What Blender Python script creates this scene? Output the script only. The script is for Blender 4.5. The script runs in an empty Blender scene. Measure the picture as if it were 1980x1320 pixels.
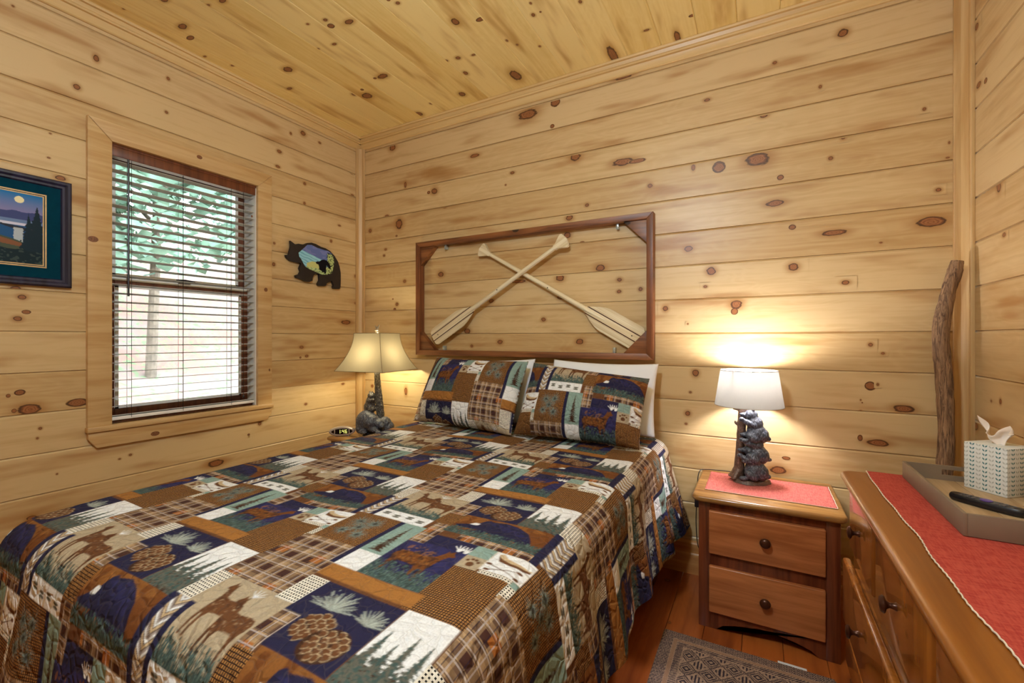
import bpy, bmesh, math, random
import numpy as np
from mathutils import Vector, Matrix, noise as mnoise
SC = bpy.context.scene
COL = SC.collection
PI = math.pi
rnd = random.Random(7)
# ------------------------------------------------------------------ camera, sky, lights, exposure
H = 1.198                       # eye height
F = 866.0                       # focal length in pixels of the 1980 wide frame
YAW = math.asin(.4833)
cam_d = bpy.data.cameras.new('camera')
cam = bpy.data.objects.new('camera', cam_d); COL.objects.link(cam)
cam_d.sensor_width = 36; cam_d.lens = F/1980*36
cam_d.shift_y = -7/1980
cam_d.clip_start = .02
cam.location = (0, 0, H); cam.rotation_euler = (PI/2, 0, YAW)
SC.camera = cam
SC.view_settings.view_transform = 'Standard'; SC.view_settings.look = 'None'
SC.view_settings.gamma = 1; SC.view_settings.use_curve_mapping = False
SC.view_settings.exposure = 0.0
SC.cycles.use_denoising = True; SC.cycles.adaptive_threshold = .018
SC.cycles.max_bounces = 9; SC.cycles.diffuse_bounces = 5; SC.cycles.glossy_bounces = 3
SC.cycles.transmission_bounces = 6; SC.cycles.transparent_max_bounces = 8
SC.cycles.sample_clamp_indirect = 6
SC.cycles.caustics_reflective = False; SC.cycles.caustics_refractive = False
world = bpy.data.worlds.new('overcast_sky'); SC.world = world; world.use_nodes = True
bg = world.node_tree.nodes['Background']
bg.inputs[0].default_value = (.80, .92, 1.0, 1); bg.inputs[1].default_value = 14.0
FILL_LAMP = (138.0, (.72, .86, 1.0))      # strength, colour of the added fill lamp
LEFT_BULB = (280.0, (1.0, .87, .56))
RIGHT_BULB = (430.0, (1.0, .96, .97))
FILL_LAMP_AT = (-.52, .30)

# ------------------------------------------------------------------ room numbers
D = 2.45; LX = -2.682; RX = .7375; CZ = 2.71; FY = -1.25
PITCH = .1735; SEAM0 = 2.440 - PITCH*14
S_, C_ = .4833, .8755
def ray(u, v):
    a = (u-990)/F
    return (-S_+a*C_, C_+a*S_, (667-v)/F)
def on_back(u, v, y=D):
    r = ray(u, v); t = y/r[1]; return (r[0]*t, H+r[2]*t)
def on_left(u, v, x=LX):
    r = ray(u, v); t = x/r[0]; return (r[1]*t, H+r[2]*t)
def on_ceil(u, v, z=CZ):
    r = ray(u, v); t = (z-H)/r[2]; return (r[0]*t, r[1]*t)

# ------------------------------------------------------------------ helpers
def new_obj(name, data, parent=None):
    o = bpy.data.objects.new(name, data); COL.objects.link(o)
    if parent: o.parent = parent
    return o
def tag(o, label=None, cat=None, group=None, kind=None):
    if label: o['label'] = label
    if cat: o['category'] = cat
    if group: o['group'] = group
    if kind: o['kind'] = kind
    return o
def thing(name, label, cat, loc=(0, 0, 0), rz=0, group=None):
    o = new_obj(name, None); o.location = loc; o.rotation_euler = (0, 0, rz)
    o.empty_display_size = .05
    return tag(o, label, cat, group)
def obj(name, bm, mat, parent=None, smooth=35, kind=None, loc=None):
    me = bpy.data.meshes.new(name)
    bmesh.ops.recalc_face_normals(bm, faces=bm.faces)
    bm.to_mesh(me); bm.free()
    for m in (mat if isinstance(mat, (list, tuple)) else [mat]): me.materials.append(m)
    if smooth:
        me.polygons.foreach_set('use_smooth', [True]*len(me.polygons))
        me.set_sharp_from_angle(angle=math.radians(smooth))
    o = new_obj(name, me, parent)
    if loc: o.location = loc
    if kind: o['kind'] = kind
    return o
def BM(): return bmesh.new()
def xf(bm, verts, M):
    for v in verts: v.co = M @ v.co
def box(bm, x0, x1, y0, y1, z0, z1, bev=0, seg=2, M=None):
    t = bmesh.new()
    bmesh.ops.create_cube(t, size=1)
    for v in t.verts:
        v.co = Vector(((x0+x1)/2+v.co.x*(x1-x0), (y0+y1)/2+v.co.y*(y1-y0), (z0+z1)/2+v.co.z*(z1-z0)))
    if bev: bmesh.ops.bevel(t, geom=t.edges[:], offset=bev, segments=seg, profile=.5, affect='EDGES')
    merge(bm, t, M)
def merge(bm, t, M=None):
    mp = {}
    for v in t.verts: mp[v] = bm.verts.new(M @ v.co if M else v.co)
    for f in t.faces:
        try: nf = bm.faces.new([mp[v] for v in f.verts]); nf.material_index = f.material_index
        except ValueError: pass
    t.free()
def lathe(bm, prof, c=(0, 0, 0), n=32, cap=True, M=None, axis='z'):
    t = bmesh.new(); rings = []
    for r, z in prof:
        rings.append([t.verts.new((r*math.cos(2*PI*i/n), r*math.sin(2*PI*i/n), z)) for i in range(n)])
    for a, b in zip(rings, rings[1:]):
        for i in range(n): t.faces.new((a[i], a[(i+1) % n], b[(i+1) % n], b[i]))
    if cap:
        t.faces.new(rings[0][::-1]); t.faces.new(rings[-1])
    R = Matrix.Identity(4)
    if axis == '-y': R = Matrix.Rotation(PI/2, 4, 'X')
    if axis == '-x': R = Matrix.Rotation(-PI/2, 4, 'Y')
    T = Matrix.Translation(Vector(c)) @ R
    merge(bm, t, (M @ T) if M else T)
def tube(bm, pts, rad, n=10, cap=True, squash=None):
    pts = [Vector(p) for p in pts]
    if not isinstance(rad, (list, tuple)): rad = [rad]*len(pts)
    rings = []; up = None
    for i, p in enumerate(pts):
        d = (pts[min(i+1, len(pts)-1)]-pts[max(i-1, 0)]).normalized()
        if up is None: up = Vector((0, 0, 1)) if abs(d.z) < .9 else Vector((1, 0, 0))
        a = d.cross(up).normalized(); b = a.cross(d).normalized(); up = b
        rings.append([bm.verts.new(p+(a*math.cos(2*PI*k/n)+b*math.sin(2*PI*k/n))*rad[i]) for k in range(n)])
    for A, B in zip(rings, rings[1:]):
        for k in range(n): bm.faces.new((A[k], A[(k+1) % n], B[(k+1) % n], B[k]))
    if cap: bm.faces.new(rings[0][::-1]); bm.faces.new(rings[-1])
def prism(bm, poly, d0, d1, f, bev=0):
    """poly in 2D, d0..d1 along the third axis, f(a,b,d)->xyz"""
    t = bmesh.new()
    A = [t.verts.new(f(a, b, d0)) for a, b in poly]; B = [t.verts.new(f(a, b, d1)) for a, b in poly]
    fa = t.faces.new(A[::-1]); fb = t.faces.new(B)
    for i in range(len(poly)):
        j = (i+1) % len(poly); t.faces.new((A[i], A[j], B[j], B[i]))
    if bev:
        bmesh.ops.recalc_face_normals(t, faces=t.faces)
        es = list({e for e in fb.edges})
        bmesh.ops.bevel(t, geom=es, offset=bev, segments=2, profile=.5, affect='EDGES')
    bmesh.ops.triangulate(t, faces=[q for q in t.faces if len(q.verts) > 4])
    merge(bm, t)
def sph(bm, c, r, rot=(0, 0, 0), sub=3):
    t = bmesh.new(); bmesh.ops.create_icosphere(t, subdivisions=sub, radius=1)
    if not isinstance(r, (list, tuple)): r = (r, r, r)
    from mathutils import Euler
    M = Matrix.Translation(Vector(c)) @ Euler(rot).to_matrix().to_4x4() @ Matrix.Diagonal((*r, 1))
    merge(bm, t, M)
def blob(name, bm, mat, parent, voxel=.004, rough=0, smooth_it=4, seed=0, loc=None):
    """join overlapping lumps into one continuous skin"""
    me = bpy.data.meshes.new(name+'_tmp'); bm.to_mesh(me); bm.free()
    o = bpy.data.objects.new('tmp', me); COL.objects.link(o)
    m = o.modifiers.new('r', 'REMESH'); m.mode = 'VOXEL'; m.voxel_size = voxel
    s = o.modifiers.new('s', 'SMOOTH'); s.factor = .5; s.iterations = smooth_it
    dg = bpy.context.evaluated_depsgraph_get()
    me2 = bpy.data.meshes.new_from_object(o.evaluated_get(dg)); me2.name = name
    bpy.data.objects.remove(o); bpy.data.meshes.remove(me)
    if rough:
        for v in me2.vertices:
            p = v.co
            n = mnoise.noise(Vector((p.x*90+seed, p.y*90, p.z*45)))
            v.co = p + v.normal*n*rough
    me2.materials.clear(); me2.materials.append(mat)
    me2.polygons.foreach_set('use_smooth', [True]*len(me2.polygons))
    o = new_obj(name, me2, parent)
    if loc: o.location = loc
    return o
def copy_tree(o, parent=None):
    c = o.copy(); COL.objects.link(c); c.parent = parent
    for ch in list(o.children):
        copy_tree(ch, c)
    return c
def grid_mesh(name, P, mat, parent=None, uv=None, attrs=None, closed=False, keep=None, smooth=True):
    """P: (ny,nx,3) array -> quad grid; uv (ny,nx,2); attrs {name:(ny,nx,3)}"""
    ny, nx = P.shape[:2]
    idx = np.arange(ny*nx).reshape(ny, nx)
    q = np.stack([idx[:-1, :-1], idx[:-1, 1:], idx[1:, 1:], idx[1:, :-1]], -1).reshape(-1, 4)
    if keep is not None: q = q[keep.reshape(-1)]
    me = bpy.data.meshes.new(name)
    me.vertices.add(ny*nx); me.vertices.foreach_set('co', P.astype(np.float32).ravel())
    me.loops.add(q.size); me.loops.foreach_set('vertex_index', q.astype(np.int32).ravel())
    me.polygons.add(len(q)); me.polygons.foreach_set('loop_start', np.arange(0, q.size, 4, dtype=np.int32))
    me.polygons.foreach_set('use_smooth', np.full(len(q), smooth))
    me.update(calc_edges=True)
    if uv is not None:
        l = me.uv_layers.new(name='fabric')
        l.data.foreach_set('uv', uv.reshape(-1, 2)[q.ravel()].astype(np.float32).ravel())
    for k, a in (attrs or {}).items():
        at = me.color_attributes.new(name=k, type='FLOAT_COLOR', domain='POINT')
        v = np.ones((ny*nx, 4), np.float32); v[:, :3] = a.reshape(-1, 3)
        at.data.foreach_set('color', v.ravel())
    if keep is not None:
        bm = bmesh.new(); bm.from_mesh(me)
        bmesh.ops.delete(bm, geom=[v for v in bm.verts if not v.link_faces], context='VERTS')
        bm.to_mesh(me); bm.free()
    me.materials.append(mat)
    return new_obj(name, me, parent)

# ------------------------------------------------------------------ materials
def lin(h):
    if isinstance(h, (tuple, list)): c = [x/255 for x in h]
    else: c = [int(h[i:i+2], 16)/255 for i in (0, 2, 4)]
    return tuple(x/12.92 if x <= .04045 else ((x+.055)/1.055)**2.4 for x in c)
class G:
    def __init__(s, name):
        s.m = bpy.data.materials.new(name); s.m.use_nodes = True
        s.nt = s.m.node_tree; s.b = s.nt.nodes['Principled BSDF']
        s.out = s.nt.nodes['Material Output']
    def n(s, t, **kw):
        nd = s.nt.nodes.new(t)
        for k, v in kw.items(): setattr(nd, k, v)
        return nd
    def put(s, sock, v):
        if isinstance(v, bpy.types.NodeSocket): s.nt.links.new(v, sock)
        elif v is not None:
            if isinstance(v, (tuple, list)) and len(v) == 3 and sock.type == 'RGBA': v = (*v, 1)
            sock.default_value = v
    def math(s, op, a, b=None, c=None, clamp=False):
        nd = s.n('ShaderNodeMath', operation=op); nd.use_clamp = clamp
        for i, v in enumerate((a, b, c)):
            if v is not None: s.put(nd.inputs[i], v)
        return nd.outputs[0]
    def mix(s, f, a, b, mode='MIX'):
        nd = s.n('ShaderNodeMix', data_type='RGBA', blend_type=mode)
        s.put(nd.inputs[0], f); s.put(nd.inputs[6], a); s.put(nd.inputs[7], b)
        return nd.outputs[2]
    def step(s, x, a, b):   # smoothstep a->b
        nd = s.n('ShaderNodeMapRange', interpolation_type='SMOOTHSTEP')
        s.put(nd.inputs[0], x); nd.inputs[1].default_value = a; nd.inputs[2].default_value = b
        return nd.outputs[0]
    def noise(s, vec, scale=5, detail=3, rough=.5, dist=0, out=0):
        nd = s.n('ShaderNodeTexNoise'); s.put(nd.inputs['Vector'], vec)
        nd.inputs['Scale'].default_value = scale; nd.inputs['Detail'].default_value = detail
        nd.inputs['Roughness'].default_value = rough; nd.inputs['Distortion'].default_value = dist
        return nd.outputs[out]
    def comb(s, x=0, y=0, z=0):
        nd = s.n('ShaderNodeCombineXYZ')
        for i, v in enumerate((x, y, z)): s.put(nd.inputs[i], v)
        return nd.outputs[0]
    def sep(s, v):
        nd = s.n('ShaderNodeSeparateXYZ'); s.put(nd.inputs[0], v); return nd.outputs
    def uv(s, name):
        nd = s.n('ShaderNodeUVMap'); nd.uv_map = name; return nd.outputs[0]
    def attr(s, name, out='Color'):
        nd = s.n('ShaderNodeAttribute'); nd.attribute_name = name; return nd.outputs[out]
    def co(s, out='Object'):
        return s.n('ShaderNodeTexCoord').outputs[out]
    def scale(s, v, k):
        nd = s.n('ShaderNodeVectorMath', operation='MULTIPLY'); s.put(nd.inputs[0], v); nd.inputs[1].default_value = k
        return nd.outputs[0]
    def bump(s, h, strength=.3, dist=.002):
        nd = s.n('ShaderNodeBump'); nd.inputs['Strength'].default_value = strength
        nd.inputs['Distance'].default_value = dist; s.put(nd.inputs['Height'], h)
        s.nt.links.new(nd.outputs[0], s.b.inputs['Normal']); return nd.outputs[0]
    def set(s, color=None, rough=None, metal=None, spec=None, coat=None, emis=None, es=None, trans=None, ior=None):
        for k, v in (('Base Color', color), ('Roughness', rough), ('Metallic', metal), ('Specular IOR Level', spec),
                     ('Coat Weight', coat), ('Emission Color', emis), ('Emission Strength', es),
                     ('Transmission Weight', trans), ('IOR', ior)):
            if v is not None: s.put(s.b.inputs[k], v)
        return s.m
def simple(name, col, rough=.5, metal=0, var=.12, scale=30, bump=0, spec=.5, coat=None):
    g = G(name); n = g.noise(g.co(), scale, 4)
    c = g.mix(g.step(n, .3, .7), tuple(x*(1-var) for x in col), tuple(min(1, x*(1+var)) for x in col))
    if bump: g.bump(n, bump, .002)
    return g.set(c, rough, metal, spec, coat)
def emitter(name, col, st):
    g = G(name); return g.set((0, 0, 0), .5, emis=col, es=st)

def pine_board(name, light, dark, halo, gloss=.38):
    """knotty pine planks: 'board' uv = metres along/across the plank, 'knot' uv = local knot frame"""
    g = G(name)
    b = g.sep(g.uv('board')); t = g.attr('tint', 'Fac')
    k = g.sep(g.uv('knot'))
    nz = g.noise(g.comb(g.math('MULTIPLY', b[0], 24), g.math('MULTIPLY', b[1], 60), 0), 1, 3)
    wob = g.math('MULTIPLY', g.math('SUBTRACT', nz, .5), .28)
    klen = g.math('SQRT', g.math('ADD', g.math('MULTIPLY', k[0], k[0]), g.math('MULTIPLY', k[1], k[1])))
    kl = g.math('ADD', klen, wob)
    fall = g.math('POWER', g.math('SUBTRACT', 1, klen, clamp=True), 1.4)
    # grain bends around the knots
    across = g.math('SUBTRACT', b[1], g.math('MULTIPLY', g.math('MULTIPLY', k[1], fall), .014))
    tt = g.math('MULTIPLY', t, 37)
    v1 = g.comb(g.math('MULTIPLY', b[0], 1.1), g.math('MULTIPLY', across, 34), tt)
    n1 = g.noise(v1, 1.6, 5, .55)
    v2 = g.comb(g.math('MULTIPLY', b[0], 2.2), g.math('MULTIPLY', across, 9), tt)
    n2 = g.noise(v2, 1.0, 2, .5)
    ring = g.math('ABSOLUTE', g.math('SUBTRACT', g.math('FRACT', g.math('MULTIPLY', n2, 13)), .5))
    ring = g.step(ring, .5, .12)
    fine = g.noise(g.comb(g.math('MULTIPLY', b[0], 6), g.math('MULTIPLY', across, 420), tt), 1, 2)
    f = g.math('ADD', g.math('MULTIPLY', g.step(n1, .36, .72), .40), g.math('MULTIPLY', ring, .13))
    f = g.math('ADD', f, g.math('MULTIPLY', g.math('SUBTRACT', fine, .5), .14))
    f = g.math('ADD', f, g.math('MULTIPLY', g.math('SUBTRACT', t, .5), .7), clamp=True)
    c = g.mix(f, light, dark)
    big = g.noise(g.comb(g.math('MULTIPLY', b[0], 2.5), g.math('MULTIPLY', b[1], 14), g.math('MULTIPLY', tt, 2)), 1, 2)
    c = g.mix(g.math('MULTIPLY', g.step(big, .5, .8), .75), c, halo)
    # knots
    hal = g.math('MULTIPLY', g.math('POWER', g.step(klen, 1.0, .2), 1.6), .8)
    c = g.mix(hal, c, halo)
    rings = g.math('SINE', g.math('MULTIPLY', kl, 70))
    kc = g.mix(g.math('MULTIPLY_ADD', rings, .5, .5), lin((124, 72, 40)), lin((158, 102, 62)))
    c = g.mix(g.math('MULTIPLY', g.step(kl, .34, .28), .92), c, kc)
    edge = g.math('MULTIPLY', g.step(kl, .23, .30), g.step(kl, .38, .32))
    c = g.mix(g.math('MULTIPLY', edge, .85), c, lin('351a10'))
    g.bump(g.math('ADD', n1, g.math('MULTIPLY', fine, .3)), .12, .002)
    g.set(c, gloss, spec=.45)
    return g.m
PINE = pine_board('knotty_pine', lin((208, 180, 133)), lin((180, 143, 90)), lin((156, 105, 48)))
PINE_C = pine_board('knotty_pine_ceiling', lin((244, 220, 150)), lin((226, 194, 110)), lin((184, 132, 54)))
FLOORW = pine_board('heart_pine_floor', lin((178, 98, 44)), lin((140, 66, 26)), lin((110, 48, 20)), .3)

def wood(name, light, dark, axis='x', rough=.35, coat=0, gscale=1, knots=False, bump=.1):
    g = G(name); o = g.sep(g.co())
    ax = {'x': (1.5, 26, 26), 'y': (26, 1.5, 26), 'z': (26, 26, 1.5)}[axis]
    v = g.comb(*[g.math('MULTIPLY', o[i], ax[i]*gscale) for i in range(3)])
    n1 = g.noise(v, 1.3, 5, .6, .6)
    v2 = g.comb(*[g.math('MULTIPLY', o[i], ax[i]*gscale*9) for i in range(3)])
    n2 = g.noise(v2, 1.1, 2)
    f = g.math('ADD', g.step(n1, .32, .7), g.math('MULTIPLY', g.math('SUBTRACT', n2, .5), .35), clamp=True)
    c = g.mix(f, light, dark)
    if knots:
        vo = g.n('ShaderNodeTexVoronoi'); g.put(vo.inputs['Vector'], g.comb(*[g.math('MULTIPLY', o[i], [3.2, 3.2, 3.2][i]*(.55 if ax[i] < 2 else 1)) for i in range(3)]))
        vo.inputs['Scale'].default_value = 1.6
        d = g.math('ADD', vo.outputs['Distance'], g.math('MULTIPLY', g.math('SUBTRACT', n2, .5), .04))
        c = g.mix(g.math('MULTIPLY', g.step(d, .3, .05), .5), c, tuple(x*.5 for x in dark))
        c = g.mix(g.step(d, .075, .055), c, tuple(x*.22 for x in dark))
    g.bump(n2, bump, .001)
    return g.set(c, rough, coat=coat)
M = {}
M['crown_x'] = wood('pine_crown', lin((218, 186, 128)), lin((204, 168, 108)), 'x', .4, gscale=.5)
M['crown_y'] = wood('pine_crown_y', lin((218, 186, 128)), lin((204, 168, 108)), 'y', .4, gscale=.5)
M['trim'] = wood('pine_trim', lin((208, 176, 126)), lin((186, 146, 92)), 'z', .4, gscale=.7)
M['trim_y'] = wood('pine_trim_y', lin((208, 176, 126)), lin((186, 146, 92)), 'y', .4, gscale=.7)
M['trim_x'] = wood('pine_trim_x', lin((208, 176, 126)), lin((186, 146, 92)), 'x', .4, gscale=.7)
M['base'] = wood('pine_baseboard', lin((205, 150, 92)), lin((186, 126, 70)), 'x', .4)
M['bframe'] = wood('walnut_frame', lin((142, 88, 48)), lin((94, 52, 26)), 'x', .42, gscale=1, knots=True)
M['bframe_z'] = wood('walnut_frame_z', lin((134, 80, 44)), lin((90, 48, 26)), 'z', .42, knots=True)
M['stand_dark'] = wood('nightstand_dark', lin((122, 62, 34)), lin((80, 34, 17)), 'z', .32, .3)
M['stand_top'] = wood('nightstand_top', lin((172, 128, 72)), lin((128, 84, 40)), 'x', .28, .3)
M['stand_drawer'] = wood('nightstand_drawer', lin((190, 120, 72)), lin((150, 86, 46)), 'x', .35, .2, knots=True)
M['dresser'] = wood('dresser_maple', lin((146, 86, 26)), lin((116, 62, 14)), 'y', .28, .25, gscale=.5)
M['dresser_z'] = wood('dresser_maple_z', lin((160, 96, 36)), lin((126, 68, 22)), 'z', .22, .4, gscale=.5)
M['win_brown'] = wood('window_brown', lin((120, 68, 40)), lin((84, 42, 24)), 'z', .4)
M['win_white'] = simple('window_white', lin((228, 226, 220)), .4, var=.03)
M['slat'] = simple('slat_white', lin((232, 232, 230)), .45, var=.02)
M['dark'] = simple('dark_plastic', lin((28, 24, 28)), .35, var=.1)
M['bronze'] = simple('bronze_knob', lin((74, 40, 26)), .28, .4, var=.2)
M['chrome'] = simple('clear_clip', lin((190, 205, 210)), .15, .7, var=.05)
M['knot'] = simple('board_knot', lin((122, 78, 48)), .45, var=.35, scale=160)
M['white_case'] = simple('white_pillowcase', lin((232, 236, 244)), .8, var=.02, scale=8, bump=.1)
M['clock_body'] = simple('clock_silver', lin((190, 180, 175)), .3, .5, var=.04)
M['clock_face'] = simple('clock_black', lin((22, 16, 16)), .15)
M['digit'] = emitter('clock_digit', lin((230, 225, 120)), 1.4)
M['cord'] = simple('black_cord', lin((22, 20, 20)), .5)
M['tissue'] = simple('tissue_paper', lin((240, 228, 218)), .9, var=.02)
M['bluebtn'] = simple('purple_button', lin((96, 70, 150)), .4)
M['greybtn'] = simple('grey_button', lin((96, 90, 92)), .5)
M['mattress'] = simple('mattress_ticking', lin((215, 212, 205)), .9)

def paddle_mat(name, stripes):
    g = G(name); o = g.sep(g.co())
    n = g.noise(g.comb(g.math('MULTIPLY', o[0], 3), g.math('MULTIPLY', o[1], 120), g.math('MULTIPLY', o[2], 120)), 1, 3)
    c = g.mix(g.step(n, .3, .7), lin((232, 220, 190)), lin((208, 188, 148)))
    if stripes:
        y = g.math('ABSOLUTE', o[1])
        band = g.math('MULTIPLY', g.step(y, .0165, .0175), g.step(y, .0235, .0225))
        c = g.mix(band, c, lin((70, 34, 20)))
        c = g.mix(g.math('MULTIPLY', g.step(y, .0175, .0165), .3), c, lin((236, 220, 184)))
    return g.set(c, .3, coat=.3)
M['paddle'] = paddle_mat('ash_paddle', False); M['blade'] = paddle_mat('striped_blade', True)

def shade_mat(name, col, tcol, linen=0, k=.6):
    g = G(name)
    d = g.n('ShaderNodeBsdfDiffuse'); t = g.n('ShaderNodeBsdfTranslucent'); mx = g.n('ShaderNodeMixShader')
    if linen:
        o = g.sep(g.co()); ang = g.math('ARCTAN2', o[1], o[0])
        a = g.noise(g.comb(g.math('MULTIPLY', ang, 6), g.math('MULTIPLY', o[2], 700), 0), 1, 2)
        b = g.noise(g.comb(g.math('MULTIPLY', ang, 90), g.math('MULTIPLY', o[2], 30), 3), 1, 2)
        f = g.step(g.math('ADD', g.math('MULTIPLY', a, .55), g.math('MULTIPLY', b, .45)), .62, .42)
        tc = g.mix(g.math('MULTIPLY', f, linen), tuple(x*.62 for x in tcol), tcol)
    else:
        tc = g.mix(g.step(g.noise(g.co(), 8, 3), .3, .7), tuple(x*.94 for x in tcol), tcol)
    g.put(d.inputs[0], col); g.put(t.inputs[0], tc); mx.inputs[0].default_value = k
    g.nt.links.new(d.outputs[0], mx.inputs[1]); g.nt.links.new(t.outputs[0], mx.inputs[2])
    g.nt.links.new(mx.outputs[0], g.out.inputs[0]); return g.m
M['shade_bell'] = shade_mat('parchment_shade', lin((214, 200, 166)), lin((104, 96, 78)), 0, .5)
M['shade_drum'] = shade_mat('linen_shade', lin((214, 210, 204)), lin((80, 78, 74)), .8, .5)

def figurine(name, base, hi):
    g = G(name); n = g.noise(g.co(), 70, 4, .6); n2 = g.noise(g.scale(g.co(), (1, 1, .45)), 190, 3, .6)
    c = g.mix(g.step(n2, .45, .72), base, hi)
    g.bump(g.math('ADD', n, n2), .7, .003)
    return g.set(c, .42, spec=.6)
M['bear_dark'] = figurine('resin_bear', lin((50, 54, 66)), lin((118, 126, 142)))
M['bear_brown'] = figurine('resin_rock', lin((30, 27, 30)), lin((82, 78, 80)))
M['log'] = figurine('resin_log', lin((56, 52, 50)), lin((150, 146, 138)))
M['log_brown'] = figurine('resin_trunk', lin((84, 64, 54)), lin((128, 102, 88)))
def bark():
    g = G('stick_bark'); o = g.sep(g.co())
    v = g.comb(g.math('MULTIPLY', o[0], 90), g.math('MULTIPLY', o[1], 90), g.math('MULTIPLY', o[2], 9))
    n = g.noise(v, 1.6, 5, .65, .8)
    c = g.mix(g.step(n, .3, .68), lin((74, 50, 34)), lin((168, 132, 98)))
    g.bump(n, 1, .008); return g.set(c, .8)
M['bark'] = bark()
def woven(name, c1, c2, sx=300, sy=300, fold=0):
    g = G(name); o = g.sep(g.co())
    a = g.noise(g.comb(g.math('MULTIPLY', o[0], sx*.15), g.math('MULTIPLY', o[1], sy), g.math('MULTIPLY', o[2], sy)), 1, 2)
    b = g.noise(g.comb(g.math('MULTIPLY', o[0], sx), g.math('MULTIPLY', o[1], sy*.15), g.math('MULTIPLY', o[2], sy*.15)), 1, 2)
    f = g.step(g.math('MULTIPLY', g.math('ADD', a, b), .5), .35, .62)
    c = g.mix(f, c1, c2); g.bump(f, .4, .001)
    return g.set(c, .85, spec=.2)
M['red_cloth'] = woven('red_runner', lin((160, 54, 48)), lin((184, 80, 66)))
M['pink_cloth'] = woven('pink_runner', lin((176, 82, 80)), lin((204, 116, 106)))
M['stitch'] = simple('cream_stitch', lin((230, 215, 195)), .8)
M['tray'] = simple('taupe_tray', lin((124, 108, 92)), .5, var=.06, scale=12)
M['tray_floor'] = wood('tray_planks', lin((190, 164, 130)), lin((168, 140, 104)), 'y', .5)
# ------------------------------------------------------------------ planked walls
def planks(name, mat, f, s0, s1, h0, h1, seam0, pitch, hole=None, knots=(), gw=.0085, gd=.006, seed=1, rnd_knots=0, slab=.12):
    R = random.Random(seed)
    bm = bmesh.new(); ub = bm.loops.layers.uv.new('board'); uk = bm.loops.layers.uv.new('knot')
    tl = bm.faces.layers.float.new('tint')
    def quad(pts, tint, kuv=None):
        vs = [bm.verts.new(f(*p)) for p in pts]; fc = bm.faces.new(vs); fc[tl] = tint
        for l, p, i in zip(fc.loops, pts, range(4)):
            l[ub].uv = (p[0]+tint*9, p[1]); l[uk].uv = kuv[i] if kuv else (9, 9)
    boards = []
    i0 = math.floor((h0-seam0)/pitch)-1
    i = i0
    while seam0+i*pitch < h1:
        a0, b0 = seam0+i*pitch, seam0+(i+1)*pitch
        a, b = max(a0, h0), min(b0, h1)
        i += 1
        if b-a < .002: continue
        tint = R.random(); boards.append((a, b, tint))
        pieces = []
        if hole and b > hole[2] and a < hole[3]:
            pieces.append((s0, hole[0], a, b)); pieces.append((hole[1], s1, a, b))
            if a < hole[2]: pieces.append((hole[0], hole[1], a, hole[2]))
            if b > hole[3]: pieces.append((hole[0], hole[1], hole[3], b))
        else: pieces.append((s0, s1, a, b))
        for p0, p1, pa, pb in pieces:
            lo = pa == a0; hi = pb == b0
            fa = pa+(.0018 if lo else 0); fb = pb-(gw if hi else 0)
            quad([(p0, fa, 0), (p1, fa, 0), (p1, fb, 0), (p0, fb, 0)], tint)
            if lo: quad([(p0, pa, -gd-.003), (p1, pa, -gd-.003), (p1, fa, 0), (p0, fa, 0)], tint)
            if hi: quad([(p0, fb, 0), (p1, fb, 0), (p1, pb, -gd), (p0, pb, -gd)], tint)
    ks = list(knots)
    for _ in range(rnd_knots):
        r = R.choice([.004, .006, .009, .012, .016])
        ks.append((R.uniform(s0, s1), R.uniform(h0, h1), r*R.uniform(1, 1.9), r))
    ks.sort(key=lambda k: -k[2]*k[3])
    done = []
    for n, (s, h, rs, rh) in enumerate(ks):
        for a, b, tint in boards:
            if a <= h < b: break
        else: continue
        if hole and hole[0]-.02 < s < hole[1]+.02 and hole[2]-.02 < h < hole[3]+.02: continue
        ws, wh = rs/.31, rh/.31
        x0, x1 = max(s-ws, s0), min(s+ws, s1); y0, y1 = max(h-wh, a+.0022), min(h+wh, b-gw-.0005)
        if any(x0 < q[1] and x1 > q[0] and y0 < q[3] and y1 > q[2] for q in done):
            d = .0004+.00002*n; pts = []
            for q in range(14):
                pts.append((min(max(s+rs*1.18*math.cos(q*PI/7), s0), s1), min(max(h+rh*1.18*math.sin(q*PI/7), y0), y1)))
            if max(p[1] for p in pts)-min(p[1] for p in pts) > .001:
                fc = bm.faces.new([bm.verts.new(f(p[0], p[1], d)) for p in pts]); fc[tl] = tint
                for l, p in zip(fc.loops, pts): l[ub].uv = (p[0]+tint*9, p[1]); l[uk].uv = ((p[0]-s)/ws, (p[1]-h)/wh)
            continue
        if x1 <= x0 or y1 <= y0: continue
        done.append((x0, x1, y0, y1))
        d = .0004+.00002*n
        quad([(x0, y0, d), (x1, y0, d), (x1, y1, d), (x0, y1, d)], tint,
             [((x0-s)/ws, (y0-h)/wh), ((x1-s)/ws, (y0-h)/wh), ((x1-s)/ws, (y1-h)/wh), ((x0-s)/ws, (y1-h)/wh)])
    # the studs and sheathing behind
    rects = [(s0, s1, h0, h1)]
    if hole: rects = [(s0, hole[0], h0, h1), (hole[1], s1, h0, h1), (hole[0], hole[1], h0, hole[2]), (hole[0], hole[1], hole[3], h1)]
    for a0, a1, b0, b1 in rects:
        d0, d1 = -gd-.0035, -slab
        c = [(a0, b0), (a1, b0), (a1, b1), (a0, b1)]
        quad([(x, y, d1) for x, y in c][::-1], .5); quad([(x, y, d0) for x, y in c], .5)
        for q in range(4):
            (xa, ya), (xb, yb) = c[q], c[(q+1) % 4]
            quad([(xa, ya, d0), (xb, yb, d0), (xb, yb, d1), (xa, ya, d1)], .5)
    me = bpy.data.meshes.new(name); bm.to_mesh(me); bm.free(); me.materials.append(mat)
    o = new_obj(name, me); o['kind'] = 'structure'; return o

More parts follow.
